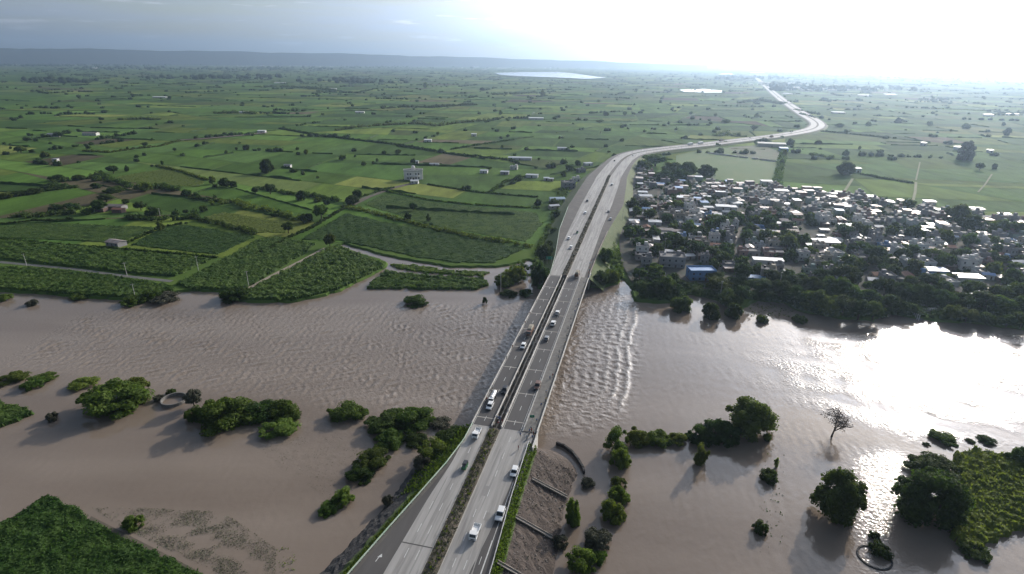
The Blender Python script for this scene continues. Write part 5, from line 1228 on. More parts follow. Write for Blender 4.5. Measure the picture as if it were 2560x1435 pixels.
for (x, y) in allp:
    q_ = proj((x, y, 2)); top = 430 + (q_[0] - 1600) * .115; bot = 690 + (q_[0] - 1600) * .085; t_ = (q_[1] - top) / (bot - top)
    ptree = .33 + (.3 if t_ > .88 else 0) + (.3 if (q_[0] < 1760 and t_ < .22) else 0)
    if q_[0] > 2640 or q_[0] < 1500: continue
    if r_.random() < ptree:
        if nt_ < 150:
            w_ = r_.uniform(4.0, 8.5); p_ = proto(r_.choice(['tree', 'bush', 'banyan']), r_.choice([D_, D_, M_]), False, rnd.randrange(3)); w_ *= 1
            stamp(p_, (x, y, LAND_Z + .7), r_.uniform(0, 6.28), (w_ * .85, w_ * .85, w_ * r_.uniform(1.0, 1.5)), 'dark leafy tree between houses, ' + tzone(x, y), 'tree', 'trees between the houses of the town'); nt_ += 1
        else: extra.append((x, y))
    elif nh >= 282: REST.append((x, y))
    else:
        k = r_.choices(range(len(HP)), wts)[0]; rz = ta * -1 + r_.choice([0, 0, 0, math.pi / 2]) + R(r_.gauss(0, 7)); s_ = r_.uniform(.68, 1.0)
        stamp(HP[k][0], (x, y, LAND_Z + .85), rz, (s_ * r_.uniform(.85, 1.15), s_ * r_.uniform(.85, 1.1), r_.uniform(.85, 1.1)), HP[k][1] + ', ' + tzone(x, y), 'house' if 'shed' not in HP[k][1] else 'shed', 'houses of the riverside town'); nh += 1
mb = MB(); sm = [wallm['white'], wallm['grey'], wallm['cream'], roofc, tin, tin_rusty, wallm['mint'], wallm['pink'], tin_blue]
for x, y in REST:
    w_, d2, h_ = r_.uniform(6, 10), r_.uniform(5, 8), r_.choice([3.2, 3.2, 6.2]); rz = -ta + r_.gauss(0, .12) + r_.choice([0, 0, math.pi / 2]); wi = r_.choice([0, 1, 1, 2, 6, 7]); ri = r_.choice([3] * 9 + [4, 5, 5, 5, 8])
    mb.box((x, y, h_ / 2 + 1.2), (w_, d2, h_ + 1), rz, wi); mb.box((x, y, h_ + 1.78), (w_ + .5, d2 + .5, .15), rz, ri)
    if ri == 3: mb.box((x + 1.5 * math.cos(rz), y + 1.5 * math.sin(rz), h_ + 2.9), (2.2, 2.2, 2.1), rz, wi)
    for k in (-1, 1): mb.box((x + k * w_ * .25 * math.cos(rz) + (d2 / 2 + .02) * math.sin(rz), y + k * w_ * .25 * math.sin(rz) - (d2 / 2 + .02) * math.cos(rz), 3.0), (1.1, .1, 1.2), rz, 9)
if REST: o = mb.build('back_row_houses', sm + [dark]); o['kind'] = 'stuff'
print('houses', nh, 'rest', len(REST), 'town trees', nt_, 'extra', len(extra))
# riverside wood in front of the town: the ones that show largest as trees, undergrowth as one mass
BELT = [(1600, 740, 50, 36), (1640, 742, 44, 40), (1668, 738, 44, 44), (1705, 778, 60, 50), (1690, 740, 30, 28), (1777, 797, 44, 48), (1835, 797, 46, 46), (1825, 765, 66, 44), (1858, 760, 50, 44), (1905, 806, 34, 22), (2000, 806, 40, 24), (1800, 735, 60, 40), (1905, 742, 60, 44), (1950, 748, 60, 46), (1990, 762, 64, 50), (2035, 775, 66, 54), (2075, 786, 70, 50), (2110, 792, 60, 50), (2150, 800, 58, 46), (2185, 802, 44, 44), (1980, 728, 60, 40), (2030, 740, 60, 46), (2090, 750, 74, 60), (2140, 762, 64, 50), (2180, 770, 60, 46), (2120, 722, 70, 56), (2060, 712, 56, 44), (2230, 780, 44, 40), (2270, 786, 50, 34), (2215, 745, 60, 48), (2260, 752, 66, 50), (2310, 760, 70, 50), (2385, 798, 44, 36), (2420, 806, 50, 34), (2470, 812, 44, 34), (2520, 818, 40, 30), (2556, 822, 40, 40), (2360, 770, 70, 50), (2410, 778, 70, 50), (2460, 780, 70, 50), (2510, 790, 70, 52), (2555, 792, 60, 50), (2440, 750, 60, 44), (2500, 758, 60, 44), (2550, 755, 60, 50), (1640, 710, 40, 30), (1600, 705, 40, 34), (1700, 722, 40, 26), (1850, 720, 60, 36), (1790, 712, 50, 30), (1640, 418, 60, 30), (1680, 436, 50, 30), (1610, 425, 40, 26), (1720, 440, 50, 32), (1768, 440, 46, 26), (1702, 452, 50, 30), (1660, 455, 50, 30), (2330, 728, 60, 44), (2395, 560, 60, 44), (2430, 575, 60, 40), (2540, 600, 56, 44), (2500, 592, 50, 44), (2270, 530, 30, 30), (2340, 660, 60, 40), (2190, 660, 50, 44), (2150, 640, 60, 40), (1800, 575, 60, 36), (1745, 600, 50, 30), (2110, 600, 40, 36)]
for x, y, w, h in BELT:
    inw = (x, y) in ((1705, 778), (1777, 797), (1835, 797), (1905, 806), (2000, 806))
    lb = 'dark bush standing in the bright water off the town shore' if inw else ('dark tree of the grove where the town meets the highway bend' if y < 460 else 'tree of the dark riverside wood below the town, waterline row' if y > 775 + (x - 2000) * .04 else 'tree of the dark riverside wood, row behind the waterline' if y > 700 else 'broad dark tree rising above the town roofs')
    put_tree(x, y, w * 1.12, h * 1.15, rnd.choice(['banyan', 'bush', 'tree']) if not inw else 'bush', rnd.choice([D_, D_, M_]), 0.0 if inw else LAND_Z, w > 40, lb, 'trees of the riverside wood', cat='tree', submerged=.12 if inw else 0)
LB_ = []; r_ = random.Random(4); WB = GP([(1585, 700), (1700, 712), (1860, 722), (2000, 735), (2200, 745), (2400, 765), (2700, 790), (2700, 835), (2560, 818), (2400, 803), (2260, 788), (2180, 798), (2080, 790), (2000, 775), (1960, 756), (1880, 748), (1840, 765), (1800, 750), (1730, 735), (1690, 752), (1595, 748)], 1.2)
xs_ = [p.x for p in WB]; ys_ = [p.y for p in WB]
while len(LB_) < 1000:
    x, y = r_.uniform(min(xs_), max(xs_)), r_.uniform(min(ys_), max(ys_))
    if not inpoly(np.array([x]), np.array([y]), WB)[0]: continue
    s_ = r_.uniform(1.2, 3.0); LB_.append((x, y, LAND_Z + s_ * .4, s_, s_ * .8))
for x, y in extra: s_ = r_.uniform(2, 3.6); LB_.append((x, y, LAND_Z + s_, s_, s_))
for x, y in allp:
    for _ in range(3):
        if r_.random() < .75: s_ = r_.uniform(.9, 2.6); LB_.append((x + r_.uniform(-8, 8), y + r_.uniform(-8, 8), LAND_Z + 1 + s_ * .4, s_, s_))
o = cloud_obj('undergrowth', leafcloud(np.array(LB_), .34, 36, 6), M[D_]); o['kind'] = 'stuff'
LB_ = [];
for pl, n in (([(1330, 690), (1345, 640), (1385, 560), (1410, 500), (1425, 470), (1400, 470), (1370, 560), (1335, 640)], 260), ([(1480, 700), (1500, 620), (1530, 600), (1550, 640), (1560, 690), (1540, 705)], 160), ([(1240, 690), (1310, 650), (1330, 690), (1310, 705), (1260, 725)], 60)):
    P = GP(pl, 1.2)
    for _ in range(n * 6):
        x, y = r_.uniform(min(p.x for p in P), max(p.x for p in P)), r_.uniform(min(p.y for p in P), max(p.y for p in P))
        if inpoly(np.array([x]), np.array([y]), P)[0] and n > 0: n -= 1; s_ = r_.uniform(.8, 2.2); LB_.append((x, y, LAND_Z + s_ * .5, s_, s_))
o = cloud_obj('undergrowth', leafcloud(np.array(LB_), .3, 40, 7), M[M_]); o['kind'] = 'stuff'
town_lane = mat('town_lane', (.19, .165, .135), (.12, .105, .09), scale=.3, rough=.95); lane([(1885, 470), (1862, 540), (1838, 600), (1815, 640), (1790, 690)], 3, LAND_Z + 1.0, town_lane); lane([(2012, 485), (1998, 530), (1990, 560)], 4, LAND_Z + 1.0, town_lane); lane([(2330, 590), (2300, 620), (2290, 650), (2270, 660)], 6, LAND_Z + 1.02, town_lane); lane([(1925, 470), (1905, 485), (1885, 510)], 4, LAND_Z + 1.04, town_lane); lane([(2240, 590), (2340, 583), (2430, 592)], 5, LAND_Z + 1.06, town_lane); lane([(1650, 440), (1640, 560), (1655, 690)], 2.6, LAND_Z + 1.0, M['soil'])
# playing field and its row of white posts, farm buildings of the plain
sheet('playing_field', [(1690, 388), (1790, 368), (1955, 378), (1945, 458), (1880, 462), (1800, 450), (1745, 438), (1690, 412)], LAND_Z + .55, mat('short_grass', (.060, .125, .028), (.095, .14, .04), scale=.06, rough=.95, detail=8, stretch=(1, .3, 1, .4)))
sheet('bare_yard', [(1820, 368), (1905, 362), (1950, 380), (1945, 400), (1850, 392)], LAND_Z + .75, mat('bare_earth', (.115, .11, .07), (.07, .11, .04), scale=.08, rough=.95))
e = empty('boundary_fence', G(1850, 395, LAND_Z + .5)); tag(e, 'dotted row of white fence panels across the village playing field', 'fence'); ol = Vector(e.location)
for k in range(26):
    if k in (11, 15, 16, 19): continue
    t_ = k / 25; g = G(1775 + 160 * t_, 384 + 20 * t_, LAND_Z + .5) - ol; big = k in (9, 10)
    MB().box((g.x, g.y, .9), (5.5 if not big else 7, .35, 1.9), R(-20)).build('fence_panel', wallm['white'], e)
def farm(px, py, w, d, h, kind, wk, rm, label, rz=0.0, cat='building', name=None):
    p_ = {'flat': lambda: flat_house(w, d, h, wk, 2), 'gable': lambda: gable_house(w, d, h, wk, rm), 'shed': lambda: shed_house(w, d, h, wk, rm, .05)}[kind]()
    stamp(p_, G(px, py, LAND_Z + .4), rz, None, label, cat, None)
farm(1928, 366, 42, 14, 5, 'shed', 'cream', mat('roof_cream', (.42, .40, .34), (.35, .33, .28), scale=.2, rough=.6), 'long cream roofed hall beside the highway behind the playing field', R(-14))
farm(1958, 378, 12, 12, 5, 'shed', 'blue', tin_blue, 'small bluish annex at the right end of the long cream hall', R(-14))
farm(1420, 470, 13, 12, 2, 'flat', 'grey', None, 'grey two storey house beside the left edge of the highway', R(10))
farm(1440, 452, 8, 7, 1, 'flat', 'white', None, 'small white house above the grey roadside house', R(5))
farm(1392, 503, 14, 8, 3, 'gable', 'white', mat('roof_pale_blue', (.42, .52, .60), rough=.5), 'pale blue roofed house in roadside trees left of the highway', R(8))
farm(1384, 521, 9, 6, 3, 'gable', 'cream', tin, 'small cream hut below the pale blue roofed house', R(20))
farm(1470, 413, 11, 7, 3, 'shed', 'white', tin, 'small bright white shed at the outer side of the highway bend', R(25))
farm(1452, 430, 10, 7, 1, 'flat', 'grey', None, 'little grey house in the trees by the highway bend', R(25))
farm(1330, 443, 14, 6, 3, 'shed', 'white', tin, 'bright white shed right of the dark tree, among the roadside sheds', R(-10))
farm(1285, 423, 9, 6, 1, 'flat', 'white', None, 'small white house at the back of the roadside sheds', R(-10))
farm(1262, 435, 10, 6, 3, 'shed', 'grey', tin, 'low grey shed in the middle of the roadside yard', R(-10))
farm(1210, 432, 9, 6, 3, 'shed', 'white', tin, 'leftmost small white shed of the roadside yard', R(-10))
farm(1300, 399, 32, 8, 3, 'shed', 'white', tin, 'long thin white shed beside the lane', R(-4))
farm(1405, 374, 14, 7, 3, 'shed', 'white', tin, 'white roofed shed with trees on the plain near the bend', R(-4))
farm(1366, 450, 6, 5, 2.6, 'shed', 'white', tin, 'tiny white hut on the pale grass by the bend')
farm(1378, 452, 5, 5, 2.6, 'shed', 'cream', tin, 'tiny cream hut at the right of the pale grass')
farm(1037, 458, 8, 6, 3, 'gable', 'white', mat('roof_white', (.7, .7, .68), rough=.6), 'small white hut in front of the cream farmhouse')
farm(1043, 408, 4, 4, 3, 'shed', 'white', tin, 'tiny white pump house behind the cream farmhouse', cat='hut')
farm(1086, 413, 12, 4, 2.2, 'shed', 'white', tin, 'low white trough like shed right of the tiny pump house', cat='shed')
farm(137, 341, 20, 9, 4, 'gable', 'white', tin, 'left white barn of the pair on the upper left plain')
farm(228, 338, 24, 10, 4, 'gable', 'white', tin_rusty, 'right white barn of the pair on the upper left plain')
farm(292, 613, 12, 7, 3, 'gable', 'grey', tin_rusty, 'old grey shed at the corner of the strip fields', R(-20))
farm(290, 522, 17, 8, 3.2, 'gable', 'grey', tin_rusty, 'grey roofed farmstead house hidden in trees at left', R(-6)); farm(298, 530, 9, 6, 3, 'gable', 'brick', tile, 'low brick outbuilding below the hidden farmstead house', R(-6)); farm(255, 528, 8, 6, 3, 'shed', 'brick', tin_rusty, 'rusty shed left of the hidden farmstead house', R(-6))
farm(140, 403, 6, 5, 3, 'shed', 'white', tin, 'tiny white hut on the upper left plain', cat='hut')
farm(720, 418, 8, 6, 3, 'gable', 'white', tin, 'little white field hut right of the great banyan', cat='hut')
farm(2308, 364, 7, 7, 5, 'flat' if False else 'shed', 'white', tin, 'lone white pump house in the hazy right field', cat='hut'); farm(2474, 381, 7, 6, 4, 'shed', 'white', tin, 'white pump house right of the reddish tree', cat='hut'); farm(2396, 373, 14, 5, 4, 'shed', 'white', tin, 'white shed just left of the reddish tree', cat='shed'); farm(2141, 430, 8, 7, 5, 'shed', 'white', tin, 'white hut under the big dark tree behind the village', cat='hut')
for k, (x, y, w, d) in enumerate([(235, 171, 60, 40), (1980, 221, 90, 25), (1893, 183, 190, 60), (1905, 189, 120, 50), (1815, 187, 160, 30), (2225, 238, 50, 20), (1340, 299, 34, 10), (2095, 284, 34, 12), (620, 163, 60, 30), (655, 165, 60, 30), (500, 172, 70, 20), (520, 156, 120, 30), (1255, 171, 180, 30), (1190, 168, 120, 40), (2160, 240, 50, 16), (2470, 290, 22, 12), (2530, 288, 30, 10), (1968, 236, 40, 14), (610, 283, 20, 10), (400, 245, 44, 12), (830, 224, 40, 14), (700, 208, 60, 16), (1070, 355, 12, 6), (1185, 340, 9, 6), (655, 332, 14, 7), (900, 283, 22, 8), (2300, 190, 90, 60)]):
    farm(x, y, w, d, 6 if d > 20 else 4, 'shed', 'white', mat('far_roof', (.75, .75, .74), rough=.5) if k == 0 else bpy.data.materials['far_roof'], 'white building far out ' + ('in the bluish distance below the hills' if y < 180 and x < 1400 else 'in the haze beside the far highway' if 1700 < x < 2100 else 'on the hazy right plain' if x > 2000 else 'on the middle of the plain'), 0.0)
# distant village houses as one mass beyond counting
r_ = random.Random(77); mb = MB()
for cx_, cy_, wd, n in ((120, 160, 300, 150), (480, 158, 260, 120), (690, 165, 200, 80), (1000, 160, 300, 60), (1950, 212, 120, 60), (1250, 172, 200, 40), (2080, 225, 160, 40)):
    for _ in range(n):
        g = G(cx_ + r_.gauss(0, .4) * wd, cy_ + r_.uniform(-3, 3.5), 0); mb.box((g.x, g.y, 4), (r_.uniform(10, 30), r_.uniform(10, 22), 9), r_.uniform(0, 3))
o = mb.build('distant_village', wallm['white']); o['kind'] = 'stuff'
# the cream farmhouse with corner turrets
fh = empty('farmhouse', G(1034, 448, LAND_Z)); fh.rotation_euler = (0, 0, R(8)); fh.scale = (1.2, 1.2, 1.2); tag(fh, 'cream two storey farmhouse with rounded ends and a domed roof tower', 'house'); cm = mat('wall_cream_light', (.72, .69, .66), (.6, .57, .54), scale=.4, rough=.8)
mb = MB(); oc = [(7.6 * math.cos(t_) * (1.25 if abs(math.cos(t_)) > .5 else 1), 5.6 * math.sin(t_)) for t_ in [math.pi / 8 + k * math.pi / 4 for k in range(8)]]
mb.prism(oc, -1, 8.2).build('wall', cm, fh); MB().prism([(x * 1.06, y * 1.06) for x, y in oc], 8.21, 8.5).build('roof', roofc, fh)
mb = MB()
for k in range(8): a, b_ = oc[k], oc[(k + 1) % 8]; d = math.hypot(b_[0] - a[0], b_[1] - a[1]); mb.box(((a[0] + b_[0]) / 2 * 1.03, (a[1] + b_[1]) / 2 * 1.03, 9.0), (d, .25, 1.0), math.atan2(b_[1] - a[1], b_[0] - a[0]))
mb.build('parapet', cm, fh); MB().box((0, 0, 9.9), (3.6, 3.6, 2.8)).build('roof_tower', cm, fh)
mb = MB()
for j in range(4):
    for k in range(8):
        t0, t1 = k * math.pi / 4, (k + 1) * math.pi / 4; a0, a1 = j * math.pi / 8, (j + 1) * math.pi / 8
        f_ = lambda t_, a: (1.9 * math.cos(t_) * math.cos(a), 1.9 * math.sin(t_) * math.cos(a), 11.3 + 1.7 * math.sin(a)); mb.add([f_(t0, a0), f_(t1, a0), f_(t1, a1), f_(t0, a1)], [(0, 1, 2, 3)])
mb.build('dome', cm, fh)
for fl in (1.6, 5.4):
    for x in (-5, -2.5, 2.5, 5): MB().box((x, -5.25, fl + .4), (1.2, .2, 1.5)).build('window', dark, fh)
MB().box((0, -5.27, 1.2), (1.5, .2, 2.4)).build('door', door_m, fh); MB().box((0, -6.3, 4.1), (13, 2.0, .2)).build('balcony', cm, fh)
# bathing steps on the river front at right
gh = empty('river_steps', G(2335, 800, 0)); tag(gh, 'dark stepped landing with pale posts at the town waterfront, right', 'steps')
mb = MB()
for k in range(6): mb.box((0, k * 1.4, k * .35 - .2), (17, 1.5, .5))
mb.build('stair', M['conc_dark'], gh); MB().box((0, 9.6, 1.9), (19, 2, 1.6)).build('landing', M['conc'], gh)
for k in range(7): MB().tube((-9 + k * .1, -1 + k * 1.6, -.5), (-9 + k * .1, -1 + k * 1.6, 3.2), .22, n=6).build('post', wallm['white'], gh)
# utility poles
pp = empty('utility_pole', (0, -650, 0)); MB().tube((0, 0, -1), (0, 0, 9), .16, .11, n=6).build('pole', parm, pp); MB().box((0, 0, 8.4), (2.0, .12, .14)).build('crossarm', M['steel'], pp)
for k, x_ in enumerate((-.85, 0, .85)): MB().tube((x_, 0, 8.47), (x_, 0, 8.75), .06, n=5).build('insulator', wallm['white'], pp)
for x, y, s_, lb in ((68, 667, 1, 'at the far left of the flooded strip fields'), (318, 690, 1, 'leaning slightly beside the flooded strip track'), (497, 680, 1.2, 'where the hedges of the strip fields meet'), (622, 716, 1.1, 'at the foot of the sandy lane'), (403, 552, 1.2, 'rising behind the lone conical tree'), (340, 750, 1.1, 'standing in the water by the brushy clump'), (1252, 732, 1.3, 'standing in the inlet near the far bridge end'), (1738, 548, 1.6, 'tall pole in the left of the town'), (2520, 640, 1.5, 'tall pole by the right edge of the town'), (1660, 640, 1.5, 'tall pole behind the pale grey building'), (1945, 735, 1.6, 'tall pole in the riverside wood'), (1800, 745, 1.2, 'pole among the shore trees of the town'), (1555, 560, 1.4, 'pole by the highway service road')):
    stamp(pp, G(x, y, LAND_Z if y != 750 else 0), R(30), (1, 1, s_), ('pale concrete utility pole ' + lb) if 'pole' not in lb else 'pale concrete ' + lb, 'pole', 'utility poles')
# ------------------------------------------------------------------ vehicles
def profile(mb, prof, w, inset=0.0, zt=None, mi=0):
    """side outline (x,z) swept across the width; points above zt are pulled in by inset"""
    n = len(prof); vs = []
    for sg in (-1, 1):
        for x, z in prof: vs.append((x, sg * (w / 2 - (inset if zt is not None and z > zt else 0)), z))
    fs = [tuple(range(n)), tuple(range(2 * n - 1, n - 1, -1))] + [(k, n + k, n + (k + 1) % n, (k + 1) % n) for k in range(n)]
    return mb.add(vs, fs, mi)
def wheel(e, x, y, r_=.32, w=.22):
    o = MB().tube((x, y - w / 2, r_), (x, y + w / 2, r_), r_, n=14).build('wheel', M['rubber'], e)
    MB().tube((x, y - w / 2 - .01, r_), (x, y + w / 2 + .01, r_), r_ * .55, n=10).build('rim', M['steel'], o)
redm = mat('tail_lamp', (.35, .02, .02), rough=.3); lampm = mat('head_lamp', (.7, .7, .7), rough=.15)
def make_car(m, suv=False, name='car'):
    e = empty(name, (0, -700, 0)); L, Wd, H = (4.4, 1.8, 1.75) if suv else (4.0, 1.7, 1.5); b_ = .95 if suv else .85
    body = MB(); profile(body, [(-L / 2, .35), (-L / 2, b_ - .1), (-L / 2 + .1, b_), (L / 2 - .9, b_), (L / 2 - .1, b_ - .15), (L / 2, b_ - .3), (L / 2, .35), (L / 2 - .3, .25), (-L / 2 + .3, .25)], Wd); body.build('body', m, e)
    gl_ = MB(); profile(gl_, [(-L / 2 + .12, b_ + .005), (-L / 2 + .45, H - .08), (.35, H - .08), (1.05, b_ + .005)], Wd - .12, .16, b_ + .2); gl_.build('windows', M['glass'], e)
    rf = MB(); profile(rf, [(-L / 2 + .38, H - .1), (-L / 2 + .5, H), (.3, H), (.48, H - .1)], Wd - .22, .08, H - .05); rf.build('roof', m, e)
    pl_ = MB()
    for sg in (-1, 1):
        for x in (-.75, .25): pl_.box((x, sg * (Wd / 2 - .13), (b_ + H) / 2 - .03), (.09, .09, H - b_ - .04))
    pl_.build('pillars', m, e)
    for x in (-L / 2 + .75, L / 2 - .8):
        for sg in (-1, 1): wheel(e, x, sg * (Wd / 2 - .08))
    for sg in (-1, 1):
        MB().box((L / 2 - .02, sg * (Wd / 2 - .28), b_ - .3), (.1, .36, .16)).build('headlight', lampm, e); MB().box((-L / 2 + .01, sg * (Wd / 2 - .2), b_ - .22), (.08, .22, .24)).build('tail_light', redm, e)
        MB().box((.75, sg * (Wd / 2 + .1), b_ + .08), (.12, .2, .14)).build('mirror', m, e)
    MB().box((L / 2 + .03, 0, .42), (.12, Wd - .1, .18)).build('bumper', M['black'], e)
    return e
def make_truck(cab, cargo, kind='truck'):
    e = empty('tanker' if kind == 'tanker' else 'truck', (0, -700, 0)); L = {'mini': 4.6, 'truck': 8.5, 'tanker': 8.5}[kind]; W_ = 1.75 if kind == 'mini' else 2.45; ch = 1.9 if kind == 'mini' else 2.9; cl = 1.5 if kind == 'mini' else 1.9; fz = .75 if kind == 'mini' else 1.15
    MB().box((0, 0, fz - .15), (L, W_ * .5, .25)).build('chassis', M['black'], e)
    c = MB(); profile(c, [(L / 2 - cl, fz - .35), (L / 2 - cl, ch), (L / 2 - .35, ch), (L / 2 - .05, ch * .62), (L / 2, fz - .35)], W_); c.build('cab', cab, e)
    g = MB(); profile(g, [(L / 2 - .36, ch - .12), (L / 2 - .28, ch - .1), (L / 2 + .0, ch * .64), (L / 2 - .1, ch * .63)], W_ - .25); g.build('windscreen', M['glass'], e)
    for sg in (-1, 1): MB().box((L / 2 - cl * .5, sg * (W_ / 2 + .005), ch * .76), (cl * .5, .03, ch * .2)).build('side_window', M['glass'], e)
    x0_, x1_ = -L / 2, L / 2 - cl - .15; cx_ = (x0_ + x1_) / 2
    if kind == 'tanker':
        t_ = MB(); t_.tube((x0_, 0, fz + 1.15), (x1_, 0, fz + 1.15), 1.12, n=16); t_.build('tank', cargo, e); MB().tube((cx_, 0, fz + 2.2), (cx_, 0, fz + 2.45), .3, n=8).build('hatch', M['black'], e)
        for k in (.25, .75): MB().tube((x0_ + (x1_ - x0_) * k - .06, 0, fz + 1.15), (x0_ + (x1_ - x0_) * k + .06, 0, fz + 1.15), 1.16, n=16).build('tank_band', M['black'], e)
    elif kind == 'mini':
        b_ = MB().box((cx_, 0, fz + .05), (x1_ - x0_, W_, .1))
        for sg in (-1, 1): b_.box((cx_, sg * (W_ / 2 - .03), fz + .33), (x1_ - x0_ - .12, .06, .46))
        b_.box((x0_ + .03, 0, fz + .33), (.06, W_, .46)); b_.box((x1_ - .03, 0, fz + .33), (.06, W_, .46)); b_.build('cargo_bed', cab, e)
    else:
        b_ = MB().box((cx_, 0, fz + .06), (x1_ - x0_, W_, .12))
        for sg in (-1, 1): b_.box((cx_, sg * (W_ / 2 - .04), fz + .8), (x1_ - x0_ - .2, .08, 1.35))
        b_.box((x0_ + .05, 0, fz + .8), (.1, W_, 1.35)); b_.box((x1_ - .05, 0, fz + .8), (.1, W_, 1.35)); b_.build('cargo_bed', M['brown'] if cab != M['white'] else M['grey'], e)
        r_ = random.Random(2); ld = MB(); profile(ld, [(x0_ + .15, fz + .15), (x0_ + .15, fz + 1.9), (x0_ + .8, fz + 2.5), (cx_, fz + 2.7), (x1_ - .6, fz + 2.4), (x1_ - .15, fz + 1.8), (x1_ - .15, fz + .15)], W_ - .2, .35, fz + 2); ld.build('covered_load', cargo, e)
    for x in ([-L / 2 + 1.0, L / 2 - .9] if kind == 'mini' else [-L / 2 + 1.1, -L / 2 + 2.3, L / 2 - 1.1]):
        for sg in (-1, 1): wheel(e, x, sg * (W_ / 2 - .16), .33 if kind == 'mini' else .5, .3)
    for sg in (-1, 1): MB().box((L / 2 + .0, sg * (W_ / 2 - .3), fz), (.1, .3, .2)).build('headlight', lampm, e)
    return e
def make_bus(m):
    e = empty('bus', (0, -700, 0)); b_ = MB(); profile(b_, [(-5, .4), (-5, 2.9), (-4.8, 3.1), (4.7, 3.1), (5, 2.7), (5.1, 1.2), (5.1, .4)], 2.5); b_.build('body', m, e)
    for sg in (-1, 1): MB().box((-.1, sg * 1.255, 2.1), (9.2, .04, .8)).build('side_windows', M['glass'], e)
    MB().box((5.07, 0, 2.0), (.1, 2.2, 1.1)).build('windscreen', M['glass'], e)
    for x in (-3.2, 3.2):
        for sg in (-1, 1): wheel(e, x, sg * 1.1, .48, .3)
    return e
def make_rickshaw():
    e = empty('auto_rickshaw', (0, -700, 0)); b_ = MB(); profile(b_, [(-1.3, .35), (-1.3, .9), (.5, .9), (.9, 1.05), (1.25, .7), (1.3, .35)], 1.3); b_.build('body', M['green'], e)
    h = MB(); profile(h, [(-1.3, 1.55), (-1.25, 1.75), (.4, 1.8), (.75, 1.6)], 1.28, .1, 1.7); h.build('canopy', M['black'], e)
    bk = MB().box((-1.27, 0, 1.2), (.06, 1.2, .68)); bk.build('rear_curtain', M['black'], e)
    w_ = MB().add([(.95, -.5, 1.05), (.95, .5, 1.05), (.72, .48, 1.58), (.72, -.48, 1.58)], [(0, 1, 2, 3)]); w_.build('windscreen', M['glass'], e)
    for sg in (-1, 1): MB().tube((-.2, sg * .6, .9), (-.2, sg * .6, 1.6), .03, n=4).build('canopy_post', M['steel'], e)
    wheel(e, 1.0, 0, .24, .12); wheel(e, -.85, .55, .24, .12); wheel(e, -.85, -.55, .24, .12); return e
def make_bike(m):
    e = empty('motorcycle', (0, -700, 0)); wheel(e, .65, 0, .3, .12); wheel(e, -.65, 0, .3, .14)
    b_ = MB(); profile(b_, [(-.35, .45), (-.2, .82), (.3, .95), (.42, .75), (.2, .35)], .26, .06, .8); b_.build('fuel_tank', m, e)
    MB().box((-.45, 0, .8), (.75, .26, .12)).build('seat', M['black'], e); f = MB(); f.tube((.65, 0, .3), (.42, 0, 1.0), .04, n=5); f.tube((-.65, 0, .3), (-.1, 0, .45), .05, n=5); f.build('frame', M['steel'], e)
    MB().tube((.38, -.35, 1.05), (.38, .35, 1.05), .025, n=5).build('handlebar', M['steel'], e); MB().box((.52, 0, .88), (.12, .18, .18)).build('headlight', lampm, e); return e
